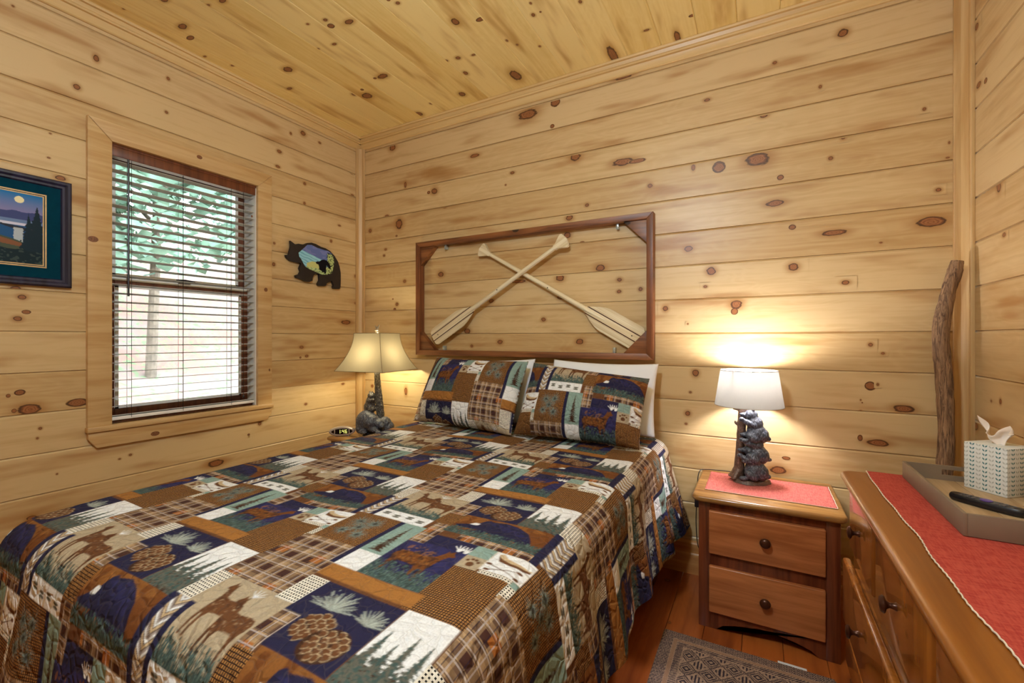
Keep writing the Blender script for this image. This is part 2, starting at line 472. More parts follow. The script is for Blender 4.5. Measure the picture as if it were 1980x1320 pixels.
def kmap(fn, lst, swap=False):
    out = []
    for u, v, w, h in lst:
        P = [fn(u-w/2, v), fn(u+w/2, v), fn(u, v-h/2), fn(u, v+h/2)]
        c = fn(u, v)
        ra = max(abs(p[0]-c[0]) for p in P); rb = max(abs(p[1]-c[1]) for p in P)
        ra = max(ra, .0025); rb = max(rb, .0025); ra *= .9; rb *= .9
        out.append((c[1], c[0], rb, ra) if swap else (c[0], c[1], ra, rb))
    return out
KB = [(1020.6,235,34,18),(1073.7,212,18,17),(759,299,11,12),(1068,258,8,8),(918,315,16,7),(1112.5,316,18,18),(1205,327,40,13),
(1232,325,34,8),(840,383.5,11,11),(829,386,6,6),(1257,373,9,8),(1205,161,38,10),(784,371,4,10),(991,348,8,5),
(1630,77.6,20,15),(1498,135.6,8,6),(1477,237,16,9),(1367,207.6,11,6),(1586,182,6,6),(1787,225,7,6),(1390,337,25,22),
(1465,322,44,24),(1509,357,13,10),(1606,320,9,7),(1340.6,338,7,11),(1630,280,9,7),(1498,407,34,12),(1814,381,11,7),
(1532,453,14,10),(1613,464,46,11),(1801,443,54,20),(1331,495,15,11),(1703,483,6,3),(1375,538,17,14),(1534,530,20,14),
(1635,560,15,8),(1364,568,7,5),(1286.6,610.6,10,10),(1423.6,602,22,16),(1420,616,14,12),(1683,680,9,7),(1707,697,7,4),(1344.7,735,12,13),
(1335,772,5,4),(1330,813,10,9),(1326.7,833,5,4),(1683,760,22,17),(1697,757,5,5),(1747,804,38,14),(1697,870,42,12),
(1663,860,10,12),(1520,899,16,6),(1505,923,30,14),(771.6,447,12,18),(716,460,5,7),(767,470,4,4),(748,432,7,5),
(746,496,4,4),(743,508,4,4),(782.7,557.5,5,6),(767.8,602,5,6),(763.6,611.5,5,5),(760,592,3,3),(1101,435,13,10),(1135,410.5,7,6),
(852.7,544,10,9),(1097,469,13,11),(1161,532,18,12),(1083,551,15,12),(1126,482,9,4),(1198,554.6,9,7),(1197,577.5,8,6),
(1238.7,573,8,7),(1083.4,588.6,12,7),(950,595.6,9,7),(903.6,654,11,10),(967,675,9,8),(912.5,682.8,5,5),(1121,674.5,14,10),
(1051,631.6,8,7),(1003,558,30,6),(860.7,415,6,3),(978,371.6,3,3),(720,760,4,5),(785,770,5,14),(715,850,5,6),(1664,787,3,3),(1667,792,3,3),
(1664,808,5,3),(1835,290,4,5),(1832,319,7,3),(1780,12,6,4),(1330,640,3,3)]
KL = [(186,127,11,12),(148.5,182,13,10),(325,166,6,6),(321.7,231,6,5),(585.7,271.5,9,9),(562,272,4,5),(540,307,8,6),(537,336,8,5),
(589,369,5,5),(117,358,19,9),(97,272,5,3),(94,319,6,3),(178,73,7,3),(25,26,6,4),(588.5,407,4,5),(656,450,5,3),(680,349,5,3),(681,391,5,3),
(529,525,6,7),(530,484,4,4),(688,548,5,6),(669,637,17,8),(583,685,7,5),(593,702,6,5),(580.6,705,4,4),(663,755.7,5,4),(591,795,5,4),
(30.7,572.6,22,13),(43,588,17,9),(51,617,18,8),(34,630,17,9),(38.6,772.6,22,11),(15.7,779,9,7),(57,805,44,19),(27,808,10,8),
(150,792,44,15),(77.6,842,7,5),(72,861,5,4),(61,1015,18,9),(252,893,6,4),(231,901,5,3),(417,909,30,12),(502,833,6,6),(520,900,6,4),
(200,1000,5,4),(268,930,8,3),(110,930,4,3),(618,290,5,4),(640,480,4,5),(688,600,4,4)]
KC = [(318,13,20,10),(353,65,24,9),(368,87,14,12),(430.5,15,18,8),(505,5,20,8),(402,24,9,7),(556.7,148,23,13),(675,56,22,8),(629,52,9,7),
(646,99,12,4),(615,108,6,4),(396,122.7,8,4),(751,13,9,7),(769,19.4,10,7),(880,56,9,16),(929,51,22,9),(1026,19.6,5,5),(1031,42.5,8,7),
(1045,36.5,5,4),(1122,17,7,7),(1185,120,10,34),(885.6,125.6,11,7),(863,131,7,5),(915.7,119.6,10,4),(900.5,155,8,8),(893.5,196,14,9),
(810.5,234,7,9),(685,196,9,7),(709.6,199,24,13),(722,276.5,6,6),(740,161,26,5),(725,165,8,5),(997,160,10,22),(1043.7,103,5,4),(1020.7,187,10,6),
(1309.6,85,12,22),(1339,43.6,16,5),(1384,6,6,5),(1462,1,18,8),(474,180,7,4),(464,173,7,4),(802,252,9,4),(595,60,6,5),
(640,64,14,12),(450,140,10,4),(700,187,8,5),(1510,12,8,4),(1250,72,12,4),(560,185,14,4),(980,92,5,5),(1000,100,5,4),(833,214,4,4),(240,30,10,5)]
KR = [(1931.6,375.6,8,20),(1942,468,6,8),(1893,178,8,10),(1889,65,6,12),(1887,838,9,14),(1935,790,4,10),(1906,170,6,10)]
def on_right(u, v): 
    r = ray(u, v); t = RX/r[0]; return (r[1]*t, H+r[2]*t)
HOLE = (.935, 1.635, .79, 2.12)
planks('wall_back', PINE, lambda s, h, d: (s, D-d, h), LX, RX, 0, CZ, SEAM0, PITCH, None, kmap(on_back, KB), seed=3)
planks('wall_left', PINE, lambda s, h, d: (LX+d, s, h), FY, D, 0, CZ, SEAM0, PITCH, HOLE, kmap(on_left, KL), seed=8)
planks('wall_right', PINE, lambda s, h, d: (RX-d, s, h), FY, D, 0, CZ, SEAM0, PITCH, None, kmap(on_right, KR), seed=5, rnd_knots=14)
planks('wall_front', PINE, lambda s, h, d: (s, FY+d, h), LX, RX, 0, CZ, SEAM0, PITCH, None, seed=6, rnd_knots=40)
planks('ceiling', PINE_C, lambda s, h, d: (h, s, CZ-d), FY, D, LX, RX, -1.145-.1755*9, .1755, None, kmap(on_ceil, KC, True), seed=9, gw=.004, gd=.004)
planks('floor', FLOORW, lambda s, h, d: (h, s, d), FY, D, LX, RX, -.06-.14*19, .14, None, seed=4, gw=.001, gd=.003, rnd_knots=50)

def struct(name, bm, mat, parent=None, smooth=30):
    o = obj(name, bm, mat, parent, smooth); 
    if not parent: o['kind'] = 'structure'
    return o
# crown and corner trim
def crown(name, f, s0, s1, mat):
    bm = BM()
    prof = [(0, 0), (.052, 0), (.054, -.006), (.050, -.013), (.036, -.013), (.030, -.028), (.034, -.031), (.036, -.037), (.032, -.043), (.018, -.043), (.013, -.060), (.013, -.076), (.008, -.080), (0, -.080)]
    prism(bm, prof, s0, s1, f); return struct(name, bm, mat)
crown('trim_1', lambda d, h, s: (s, D-d, CZ+h), LX, RX, M['crown_x'])
crown('trim_2', lambda d, h, s: (LX+d, s, CZ+h), FY, D, M['crown_y'])
crown('trim_3', lambda d, h, s: (RX-d, s, CZ+h), FY, D, M['crown_y'])
def corner(name, x, sx, z0, z1):
    bm = BM()
    box(bm, min(x, x+sx*.052), max(x, x+sx*.052), D-.014, D, z0, z1, .002)
    box(bm, min(x, x+sx*.014), max(x, x+sx*.014), D-.050, D-.014, z0, z1, .002)
    prism(bm, [(0, 0), (.017, 0), (.012, .006), (.006, .012), (0, .017)], z0, z1, lambda a, b, h: (x+sx*(.014+a), D-.014-b, h))
    return struct(name, bm, M['trim'])
corner('trim_4', LX, 1, .165, CZ-.075)
corner('trim_5', RX, -1, .165, CZ-.075)
def baseboard(name, f, s0, s1, mat):
    bm = BM(); prof = [(0, 0), (.020, 0), (.020, .095), (.016, .102), (.013, .105), (.013, .150), (.006, .160), (0, .163)]
    prism(bm, prof, s0, s1, f); return struct(name, bm, mat)
baseboard('baseboard_back', lambda d, h, s: (s, D-d, h), LX, RX, M['base'])
baseboard('baseboard_left', lambda d, h, s: (LX+d, s, h), FY, D-.02, M['base'])
baseboard('baseboard_right', lambda d, h, s: (RX-d, s, h), FY, D-.02, M['base'])

# ------------------------------------------------------------------ window
y0, y1, z0, z1 = HOLE
X = LX
bm = BM()     # mitred casing, stool and apron
cw = .088; T0, T1 = 0, .02
fl = lambda a, b, d: (X+d, a, b)
prism(bm, [(y0-cw, z0-.022), (y0, z0-.022), (y0, z1), (y0-cw, z1+cw)], T0, T1, fl, .002)
prism(bm, [(y1, z0-.022), (y1+cw, z0-.022), (y1+cw, z1+cw), (y1, z1)], T0, T1, fl, .002)
prism(bm, [(y0-cw, z1+cw), (y0, z1), (y1, z1), (y1+cw, z1+cw)], T0, T1+.004, fl, .003)
box(bm, X-.09, X+.032, y0-cw-.004, y1+cw+.004, z0-.024, z0, .003)
prism(bm, [(y0-cw+.032, z0-.098), (y1+cw-.032, z0-.098), (y1+cw-.002, z0-.055), (y1+cw-.002, z0-.024), (y0-cw+.002, z0-.024), (y0-cw+.002, z0-.055)], T0, .02, fl, .002)
win = struct('trim_6', bm, M['trim_y'])
bm = BM()
for u_, v_, w_, h_ in ((180, 476, 15, 12), (385, 318, 11, 9), (514, 574, 9, 11), (521, 729, 4, 8), (487, 432, 4, 6), (300, 852, 15, 10), (481, 854, 6, 6)):
    a_, b_ = on_left(u_, v_, X+.02); k_ = 1/F*math.hypot(*ray(u_, v_)[:2])*0+.0023*(1+abs(a_)*.0)
    prism(bm, [(a_+w_*.5*k_*math.cos(t*PI/8)*1.1, b_+h_*.5*k_*math.sin(t*PI/8)) for t in range(16)], .019, .0245 if v_ < 330 else .0205, fl)
obj('knots', bm, M['knot'], win)
w1 = new_obj('window_1', None); w1['kind'] = 'structure'; w1.location = (X-.08, (y0+y1)/2, z0)
def wl(o): o.location = (-w1.location[0], -w1.location[1], -w1.location[2]); return o
bm = BM()
box(bm, X-.15, X-.001, y0-.01, y0+.005, z0, z1); box(bm, X-.15, X-.001, y1-.005, y1+.01, z0, z1)
wl(obj('window_jamb', bm, M['win_white'], w1))
bm = BM(); box(bm, X-.15, X, y0, y1, z1-.012, z1+.004)
wl(obj('head_jamb', bm, M['win_brown'], w1))
bm = BM(); box(bm, X-.15, X-.03, y0, y1, z0-.03, z0+.012, .002)
wl(obj('window_sill', bm, M['win_brown'], w1))
zm = 1.475
def sash(name, xa, xb, za, zb, mat):
    bm = BM(); s = .045
    box(bm, xa, xb, y0, y0+s, za, zb, .003); box(bm, xa, xb, y1-s, y1, za, zb, .003)
    box(bm, xa, xb, y0+s, y1-s, za, za+.05, .003); box(bm, xa, xb, y0+s, y1-s, zb-.035, zb, .003)
    o = wl(obj(name, bm, mat, w1))
    bm = BM(); box(bm, (xa+xb)/2-.003, (xa+xb)/2+.003, y0+s, y1-s, za+.05, zb-.035)
    g = obj('pane', bm, GLASS, o)
    bm = BM(); q = .014; ya, yb, zc, zd = y0+s, y1-s, za+.05, zb-.035
    box(bm, xb-.002, xb+.004, ya, ya+q, zc, zd); box(bm, xb-.002, xb+.004, yb-q, yb, zc, zd); box(bm, xb-.002, xb+.004, ya, yb, zc, zc+q); box(bm, xb-.002, xb+.004, ya, yb, zd-q, zd)
    obj('glazing_bead', bm, M['win_white'], o); return o
g = G('window_glass'); GLASS = g.m
tr = g.n('ShaderNodeBsdfTransparent'); gl = g.n('ShaderNodeBsdfGlossy'); mx = g.n('ShaderNodeMixShader')
fr = g.n('ShaderNodeFresnel'); fr.inputs[0].default_value = 1.45; gl.inputs[1].default_value = .02
g.put(tr.inputs[0], (.97, .985, .98)); g.nt.links.new(fr.outputs[0], mx.inputs[0])
g.nt.links.new(tr.outputs[0], mx.inputs[1]); g.nt.links.new(gl.outputs[0], mx.inputs[2]); g.nt.links.new(mx.outputs[0], g.out.inputs[0])
sash('upper_sash', X-.145, X-.115, zm-.02, z1-.012, M['win_brown'])
sash('lower_sash', X-.112, X-.082, z0+.012, zm+.02, M['win_brown'])
bm = BM(); box(bm, X-.084, X-.066, 1.25, 1.31, zm+.018, zm+.03, .004); tube(bm, [(X-.07, 1.24, zm+.034), (X-.065, 1.28, zm+.036), (X-.07, 1.33, zm+.032)], .005)
wl(obj('sash_lock', bm, M['dark'], w1))
bm = BM(); box(bm, X-.1, X-.078, y0+.01, y1-.01, zm+.006, zm+.0215, .002); wl(obj('meeting_rail_cap', bm, M['win_white'], w1))

# blind
bl = thing('window_blind', 'white horizontal-slat blind hanging lowered and open in the window', 'blind', (X-.035, (y0+y1)/2, z1-.03))
def bo(o): o.location = tuple(-c for c in bl.location); return o
M['headrail'] = simple('white_headrail', lin((236, 234, 232)), .4, var=.02)
bm = BM(); box(bm, X-.062, X-.008, y0+.004, y1-.004, z1-.052, z1-.014, .003); bo(obj('headrail', bm, M['headrail'], bl))
bm = BM(); box(bm, X-.007, X-.001, y0+.002, y1-.002, z1-.056, z1-.012, .002); bo(obj('valance', bm, M['win_brown'], bl))
g = G('slat_translucent'); td = g.n('ShaderNodeBsdfTranslucent'); dd = g.n('ShaderNodeBsdfDiffuse'); mx = g.n('ShaderNodeMixShader')
mx.inputs[0].default_value = .3; g.put(td.inputs[0], (.8, .82, .82)); g.put(dd.inputs[0], (.82, .82, .81))
g.nt.links.new(dd.outputs[0], mx.inputs[1]); g.nt.links.new(td.outputs[0], mx.inputs[2]); g.nt.links.new(mx.outputs[0], g.out.inputs[0]); SL = g.m
nsl = 29; pz = (z1-.075-(z0+.035))/nsl
pr = [(-.023, -.0008), (-.012, .0003), (0, .0007), (.012, .0003), (.023, -.0008)]
me0 = None
for i in range(nsl+1):
    zc = z1-.075-i*pz
    if me0 is None:
        bm = BM(); poly = [(a, b+.0006) for a, b in pr]+[(a, b-.0006) for a, b in pr[::-1]]
        prism(bm, poly, y0+.006, y1-.006, lambda a, b, s: (a*math.cos(.10)-b*.10, s-(y0+y1)/2, b+a*math.sin(.10)))
        o = obj('slat', bm, SL, bl); me0 = o.data
    else: o = new_obj('slat', me0, bl)
    o.location = (0, 0, zc-bl.location[2])
bm = BM(); box(bm, X-.058, X-.012, y0+.006, y1-.006, z0+.014, z0+.03, .003); bo(obj('bottom_rail', bm, M['headrail'], bl))
for yy in (y0+.085, (y0+y1)/2-.04, y1-.14):
    bm = BM()
    for dx in (-.0605, -.0095): tube(bm, [(X+dx, yy, z1-.05), (X+dx, yy, z0+.02)], .0009, 5)
    tube(bm, [(X-.035, yy+.01, z1-.05), (X-.035, yy+.01, z0+.02)], .0008, 5)
    for i in range(nsl+1):
        zc = z1-.075-i*pz-.003; tube(bm, [(X-.0605, yy, zc), (X-.0095, yy, zc)], .0007, 4)
    bo(obj('ladder_cord', bm, M['cord'], bl))
bm = BM(); tube(bm, [(X-.004, y0+.07, z1-.055), (X-.002, y0+.07, z1-.09), (X-.002, y0+.07, 1.40)], .0045, 8); bo(obj('tilt_wand', bm, M['dark'], bl))
bm = BM(); tube(bm, [(X-.004, y1-.075, z1-.05), (X-.003, y1-.075, .86)], .0012, 5); sph(bm, (X-.003, y1-.075, .85), (.005, .005, .012), sub=1)
bo(obj('lift_cord', bm, M['cord'], bl))

# ------------------------------------------------------------------ outside: clay bank and trees
nx, ny = 60, 60
A, B = np.meshgrid(np.linspace(LX-.3, LX-14, nx), np.linspace(-14, 16, ny))
r = np.random.RandomState(2)
dist = LX-.3-A
Z = -.4+np.where(dist > 2.2, (dist-2.2)*.48, 0)
for k in range(1, 9): Z += .12/k*np.sin(A*k*.9+r.rand()*6)*np.cos(B*k*.8+r.rand()*6)
g = G('clay_bank'); n = g.noise(g.co(), 1.2, 6, .6); n2 = g.noise(g.co(), 12, 4)
c = g.mix(g.step(n, .4, .6), lin((128, 92, 82)), lin((116, 102, 96))); c = g.mix(g.step(n2, .52, .66), c, lin((92, 112, 76)))
hb = grid_mesh('hillside', np.stack([A, B, Z], -1), g.set(c, .95)); hb['kind'] = 'structure'
g = G('leaf'); n = g.noise(g.co(), 3, 3)
lf = g.set(g.mix(g.step(n, .35, .65), lin((96, 124, 106)), lin((132, 162, 140))), .6)
tk = simple('tree_bark', lin((96, 84, 72)), .9, var=.3, scale=12)
specs = [((-6.6, -.6), 5.4, 1.6, 'leafy green tree left of centre outside the window, nearest the glass'),
         ((-7.6, 3.1), 6.0, 1.7, 'leafy green tree outside, seen through the right half of the blind'),
         ((-11.8, .9), 7.6, 2.2, 'tall green tree higher up the bank behind the others outside'),
         ((-10.2, 7.2), 6.6, 2.0, 'green tree outside near the right edge of the window view')]
def gz(x, y): 
    i = np.argmin((A-x)**2+(B-y)**2); return float(Z.ravel()[i])
for (tx, ty), th, cr, lab in specs:
    R = random.Random(int(tx*10)); b = gz(tx, ty)-.1
    t = thing('tree', lab, 'tree', (tx, ty, b), group=None)
    bm = BM(); tube(bm, [(0, 0, 0), (.08, .05, th*.4), (-.05, 0, th*.8)], [.07, .055, .03], 10)
    for k in range(6):
        a = R.uniform(0, 6.28); hh = R.uniform(.35, .7)*th
        tube(bm, [(.05, 0, hh), (math.cos(a)*cr*.7, math.sin(a)*cr*.7, hh+.7)], [.03, .01], 6)
    obj('trunk', bm, tk, t)
    bm = BM()
    for k in range(6500):
        while True:
            p = Vector((R.uniform(-1, 1), R.uniform(-1, 1), R.uniform(-1, 1)))
            if .25 < p.length < 1: break
        c0 = Vector((p.x*cr, p.y*cr, th*.62+p.z*th*.38))
        if mnoise.noise(c0*.9+Vector((tx, ty, 0))) < -.16: continue
        s = R.uniform(.07, .17); q = Vector((R.uniform(-1, 1), R.uniform(-1, 1), R.uniform(-.5, 1))).normalized()
        u_ = q.cross(Vector((0, 0, 1))); u_ = (u_ if u_.length > .01 else Vector((1, 0, 0))).normalized(); w_ = q.cross(u_)
        bm.faces.new([bm.verts.new(c0+u_*s), bm.verts.new(c0+w_*s*.6), bm.verts.new(c0-u_*s), bm.verts.new(c0-w_*s*.6)])
    obj('crown', bm, lf, t, smooth=0)
# ------------------------------------------------------------------ patchwork fabric (tile .592 x .622 m, 1 mm raster)
TW, TH = .592, .622
RES = 1000; NW, NH = 592, 622
img = np.zeros((NH, NW, 3)); msk = np.zeros((NH, NW, 3))      # colour; hatch, houndstooth, plaid
CN = dict(navy=(38, 36, 66), ochre=(160, 108, 54), rust=(112, 66, 32), teal=(136, 162, 156), cream=(234, 236, 240),
          beige=(176, 160, 136), brown=(104, 66, 40), dkbrown=(66, 40, 26), gteal=(66, 86, 84), tan=(200, 176, 142), indigo=(48, 46, 92), black=(26, 22, 30), grey=(96, 96, 88))
CL = {k: np.array(lin(v)) for k, v in CN.items()}
rs = np.random.RandomState(5)
def cells(x0, x1, y0, y1):
    xs = np.arange(int(round(x0*RES)), int(round(x1*RES))); ys = np.arange(int(round(y0*RES)), int(round(y1*RES)))
    return np.meshgrid(xs, ys)
class Patch:
    def __init__(s, x0, x1, y0, y1, col, m=None):
        s.X, s.Y = cells(x0, x1, y0, y1); s.iy, s.ix = s.Y % NH, s.X % NW
        s.x0, s.y0, s.w, s.h = x0, y0, x1-x0, y1-y0
        s.p = (s.X/RES-x0)/s.w; s.q = (s.Y/RES-y0)/s.h
        img[s.iy, s.ix] = CL[col]; msk[s.iy, s.ix] = 0
        if m is not None: msk[s.iy, s.ix, m] = 1
    def fill(s, mask, col, a=1, keepmask=False):
        c = CL[col] if isinstance(col, str) else np.array(col)
        iy, ix = s.iy[mask], s.ix[mask]
        aa = a[mask][:, None] if isinstance(a, np.ndarray) else a
        img[iy, ix] = img[iy, ix]*(1-aa)+c*aa
        if not keepmask: msk[iy, ix] = 0
    def poly(s, pts, col, a=1):
        s.fill(inpoly(s.p, s.q, pts), col, a)
    def mx(s): return s.X/RES-s.x0     # metres in patch
    def my(s): return s.Y/RES-s.y0
def inpoly(px, py, pts):
    ins = np.zeros(px.shape, bool); n = len(pts)
    for i in range(n):
        (xa, ya), (xb, yb) = pts[i], pts[(i+1) % n]
        if ya == yb: continue
        c = ((ya > py) != (yb > py)) & (px < (xb-xa)*(py-ya)/(yb-ya)+xa)
        ins ^= c
    return ins
def vnoise(X, Y, sc, seed=0):
    r = np.random.RandomState(seed); L = r.rand(64, 64)
    x = X*sc; y = Y*sc; xi = np.floor(x).astype(int); yi = np.floor(y).astype(int); fx = x-xi; fy = y-yi
    fx = fx*fx*(3-2*fx); fy = fy*fy*(3-2*fy)
    g = lambda a, b: L[b % 64, a % 64]
    return (g(xi, yi)*(1-fx)+g(xi+1, yi)*fx)*(1-fy)+(g(xi, yi+1)*(1-fx)+g(xi+1, yi+1)*fx)*fy
def seg(P, xa, ya, xb, yb, wd, asp=1):
    """distance mask to a segment in patch metres"""
    x, y = P.mx(), P.my(); dx, dy = xb-xa, yb-ya; L = dx*dx+dy*dy+1e-12
    t = np.clip(((x-xa)*dx+(y-ya)*dy)/L, 0, 1)
    return np.hypot(x-xa-t*dx, y-ya-t*dy) < wd*(1-.5*t)
def sprig(P, cx, cy, L, n=26, a0=0, a1=6.28, col=(.30, .36, .34), wd=.0013):
    for i in range(n):
        a = a0+(a1-a0)*i/n+rs.rand()*.12; l = L*(.65+.35*rs.rand())
        k = .7+.5*rs.rand()
        P.fill(seg(P, cx, cy, cx+math.cos(a)*l, cy+math.sin(a)*l, wd), np.array(col)*k)
def fir(P, cx, base, h, w, cols=('grey', 'gteal')):
    x, y = P.mx(), P.my(); t = (y-base)/h
    prof = w*(1-t)*(.35+.65*np.mod(1-t*h*RES/11, 1))+.0010
    n = vnoise(P.X, P.Y, .33, int(cx*999) % 91)
    m = (t > 0) & (t < 1) & (np.abs(x-cx) < prof*(.55+.75*n))
    P.fill(m, cols[0]); P.fill(m & (vnoise(P.X, P.Y, .22, 5) > .55), cols[1])
def grassband(P, y0, y1, col='gteal', dens=.5):
    n = vnoise(P.X, P.Y*.25, .5, 3); y = P.my()
    t = np.clip((y1-y)/(y1-y0), 0, 1)
    m = (y < y1) & (y > y0) & (n < .35+.65*t)
    P.fill(m, col); P.fill(m & (vnoise(P.X*1.3, P.Y*.3, .6, 8) > .68), 'teal', .4); P.fill(m & (vnoise(P.X, P.Y*.3, .5, 18) > .62), 'black', .5)
def mottle(P, mask, col, sc, th, a=.6, seed=1):
    P.fill(mask & (vnoise(P.X, P.Y, sc, seed) > th), col, a)
# base coats
Patch(0, TW, 0, TH, 'brown')
hatch = Patch(.0, .147, .0, .172, 'brown', 0)
Patch(.062, .166, .169, .187, 'beige', 1); Patch(.144, .166, .118, .172, 'beige', 1)
Patch(.147, .166, .165, .187, 'teal')
Patch(.147, .342, .538, TH+.126, 'beige', 2)
P = Patch(.165, .326, .126, .293, 'brown', 0)       # pine sprigs on woven brown
for cx, cy, L in ((.055, .115, .045), (.105, .12, .04), (.08, .085, .04), (.11, .05, .035), (.05, .055, .03)):
    sprig(P, cx, cy, L, 30, col=(.20, .25, .23), wd=.0014)
    sprig(P, cx, cy, L*.5, 12, col=(.05, .05, .045))
P = Patch(.056, .166, .184, .275, 'cream')          # canoe and crossed paddles
P.poly([(.10, .88), (.16, .70), (.24, .56), (.5, .50), (.82, .52), (.93, .60), (.96, .76), (.88, .68), (.6, .70), (.36, .78), (.2, .94)], 'tan')
P.poly([(.12, .80), (.22, .56), (.5, .49), (.82, .50), (.94, .60), (.95, .68), (.80, .60), (.5, .60), (.28, .68)], 'brown')
for a, b in (((.010, .032), (.092, .008)), ((.016, .008), (.088, .034))):
    P.fill(seg(P, *a, *b, .0016), 'brown')
    for e in (a, b): P.fill(np.hypot((P.mx()-e[0])/1.8, P.my()-e[1]) < .0045, 'brown')
P.fill((P.p < .02) | (P.q < .02) | (P.p > .98) | (P.q > .98), 'tan', .5)
P = Patch(.0, .056, .172, .226, 'beige')
for cx, cy, r_ in ((.028, .02, .010), (.014, .034, .0045), (.024, .041, .0045), (.034, .041, .0045), (.043, .033, .0045)):
    P.fill(np.hypot(P.mx()-cx, P.my()-cy) < r_, 'brown')
Patch(.0, .056, .226, .275, 'teal')
Patch(.324, .342, .05, .293, 'navy')
P = Patch(.341, .415, .126, .293, 'teal'); fir(P, .037, .012, .14, .021, ('dkbrown', 'grey'))
Patch(.342, .415, .048, .126, 'cream')
DEER0 = [(.02,.86),(.08,.93),(.10,1.0),(.14,.95),(.18,.93),(.20,.99),(.22,.90),(.26,.82),(.34,.70),(.50,.68),(.75,.70),(.90,.68),(.97,.60),(.98,.50),(.94,.44),(.92,.30),(.90,.02),(.85,.02),(.85,.28),(.78,.40),(.60,.40),(.46,.38),(.42,.30),(.40,.02),(.35,.02),(.35,.30),(.30,.36),(.27,.02),(.22,.02),(.23,.40),(.20,.55),(.16,.72),(.10,.82),(.05,.82)]
P = Patch(.415, .592, .05, .275, 'indigo')          # antlered deer in the dusk
P.fill(P.q > .78, 'navy', .8); mottle(P, P.q > -1, 'navy', .06, .5, .5, 4)
DR = [((1-x)*.86+.06, y*.66+.10) for x, y in DEER0]; P.poly(DR, 'rust')
mottle(P, inpoly(P.p, P.q, [(.1, .4), (.15, .7), (.6, .68), (.7, .4), (.4, .4)]), 'ochre', .2, .62, .5)
mottle(P, inpoly(P.p, P.q, [(.05, .0), (.08, .6), (.8, .6), (.7, .0)]), 'black', .12, .62, .55, 9)
for cx in (.84, .95):
    for k in range(5):
        a = .5+k*.5; x0_, y0_ = cx*P.w, .80*P.h
        P.fill(seg(P, x0_, y0_, x0_+math.cos(a)*.024, y0_+math.sin(a)*.026, .0022), 'cream')
    P.fill(np.hypot(P.mx()-cx*P.w, P.my()-.80*P.h) < .006, 'cream')
grassband(P, 0, .075); 
Patch(.415, .462, .22, .345, 'beige', 2)
Patch(.342, .612, .004, .050, 'ochre')
Patch(.342, .397, .53, .616, 'cream', 1)
Patch(.397, .447, .42, .53, 'beige', 2)
P = Patch(.397, .612, .512, .616, 'navy'); P2 = Patch(.447, .612, .433, .512, 'navy')
class Join:   # cones patch: one frame for both pieces
    pass
P = Patch(.447, .612, .433, .616, 'navy')
P.fill(P.q > .6, 'navy')
def cone(P, cx, cy, a, b, rot):
    x, y = P.mx()-cx, P.my()-cy; c, s = math.cos(rot), math.sin(rot)
    u, v = x*c+y*s, -x*s+y*c; e = (u/a)**2+(v/b)**2
    P.fill(e < 1.0, 'dkbrown'); st = .0150
    for i in range(-8, 9):
        for j in range(-8, 9):
            uu = (i+.5*(j % 2))*st*1.15; vv = j*st*.82
            if (uu/a)**2+(vv/b)**2 > .86: continue
            uu += rs.uniform(-.003, .003); vv += rs.uniform(-.003, .003); ww = rs.uniform(.9, 1.35)
            d = np.hypot((u-uu)/ww, (v-vv))
            up = u-uu > -.005
            P.fill((d < .0088) & up, 'dkbrown'); P.fill((d < .0075) & up, 'brown'); P.fill((d < .0092) & (d > .0078) & up, 'tan')
cone(P, .045, .068, .040, .032, .5); cone(P, .105, .045, .046, .040, .4)
P3 = P
for cx, cy, L, n_ in ((.035, .115, .062, 34), (.128, .115, .045, 26)):
    sprig(P, cx, cy, L, n_, .1, 3.05, (.36, .40, .37), .0018)
P = Patch(.397, .447, .53, .616, 'navy'); sprig(P, .085, .018, .075, 24, 1.2, 3.1, (.36, .40, .37), .0018)
P = Patch(.022, .142, .433, .622, 'cream')
n = vnoise(P.X, P.Y, .2, 4); P.fill((P.q < .24+.2*n), 'grey'); P.fill((P.q < .22+.2*n) & (vnoise(P.X, P.Y, .3, 9) > .5), 'gteal'); P.fill((P.q < .4) & (P.q < .2+.2*n) & (vnoise(P.X, P.Y, .35, 12) > .6), 'dkbrown')
for cx, h_, w_ in ((.016, .12, .026), (.046, .10, .024), (.072, .128, .026), (.106, .122, .024)): fir(P, cx, .01, h_, w_, ('grey', 'gteal'))
Patch(.142, .187, .448, .538, 'cream', 1); Patch(.187, .215, .448, .538, 'beige')
P = Patch(.455, .727, .305, .433, 'rust')           # bear
mottle(P, P.q > 0, 'ochre', .05, .6, .4, 14)
P.poly([(.02, .42), (.10, .50), (.22, .64), (.26, .86), (.30, .92), (.34, .88), (.50, .95), (.66, .86), (.78, .72), (.86, .46), (.92, .18), (.94, .05), (.84, .04), (.78, .20), (.70, .28), (.64, .16), (.60, .10), (.52, .10), (.50, .24), (.42, .32), (.36, .22), (.28, .18), (.24, .22), (.30, .36), (.20, .34), (.06, .32)], 'navy')
mottle(P, inpoly(P.p, P.q, [(.28, .8), (.5, .92), (.66, .84), (.8, .6), (.84, .4), (.5, .6)]), 'indigo', .12, .4, .6, 2)
P.poly([(.15, .55), (.19, .68), (.25, .66), (.24, .56), (.19, .54)], 'cream')
grassband(P, 0, .034); grassband(P, .015, .045)
P = Patch(.52, .727, .275, .307, 'beige', 2)
Patch(.135, .157, .275, .448, 'navy')
P = Patch(.157, .197, .293, .448, 'cream')          # chevrons
ph = (P.my()-np.abs(P.mx()-.02)*.9)*RES
s_ = np.mod(ph, 26)
P.fill(s_ < 3, 'dkbrown'); P.fill((s_ > 3) & (s_ < 10), 'tan'); P.fill((s_ > 10) & (s_ < 12.5), 'dkbrown'); P.fill((s_ > 19), 'brown', .7)
Patch(.197, .215, .293, .448, 'navy')
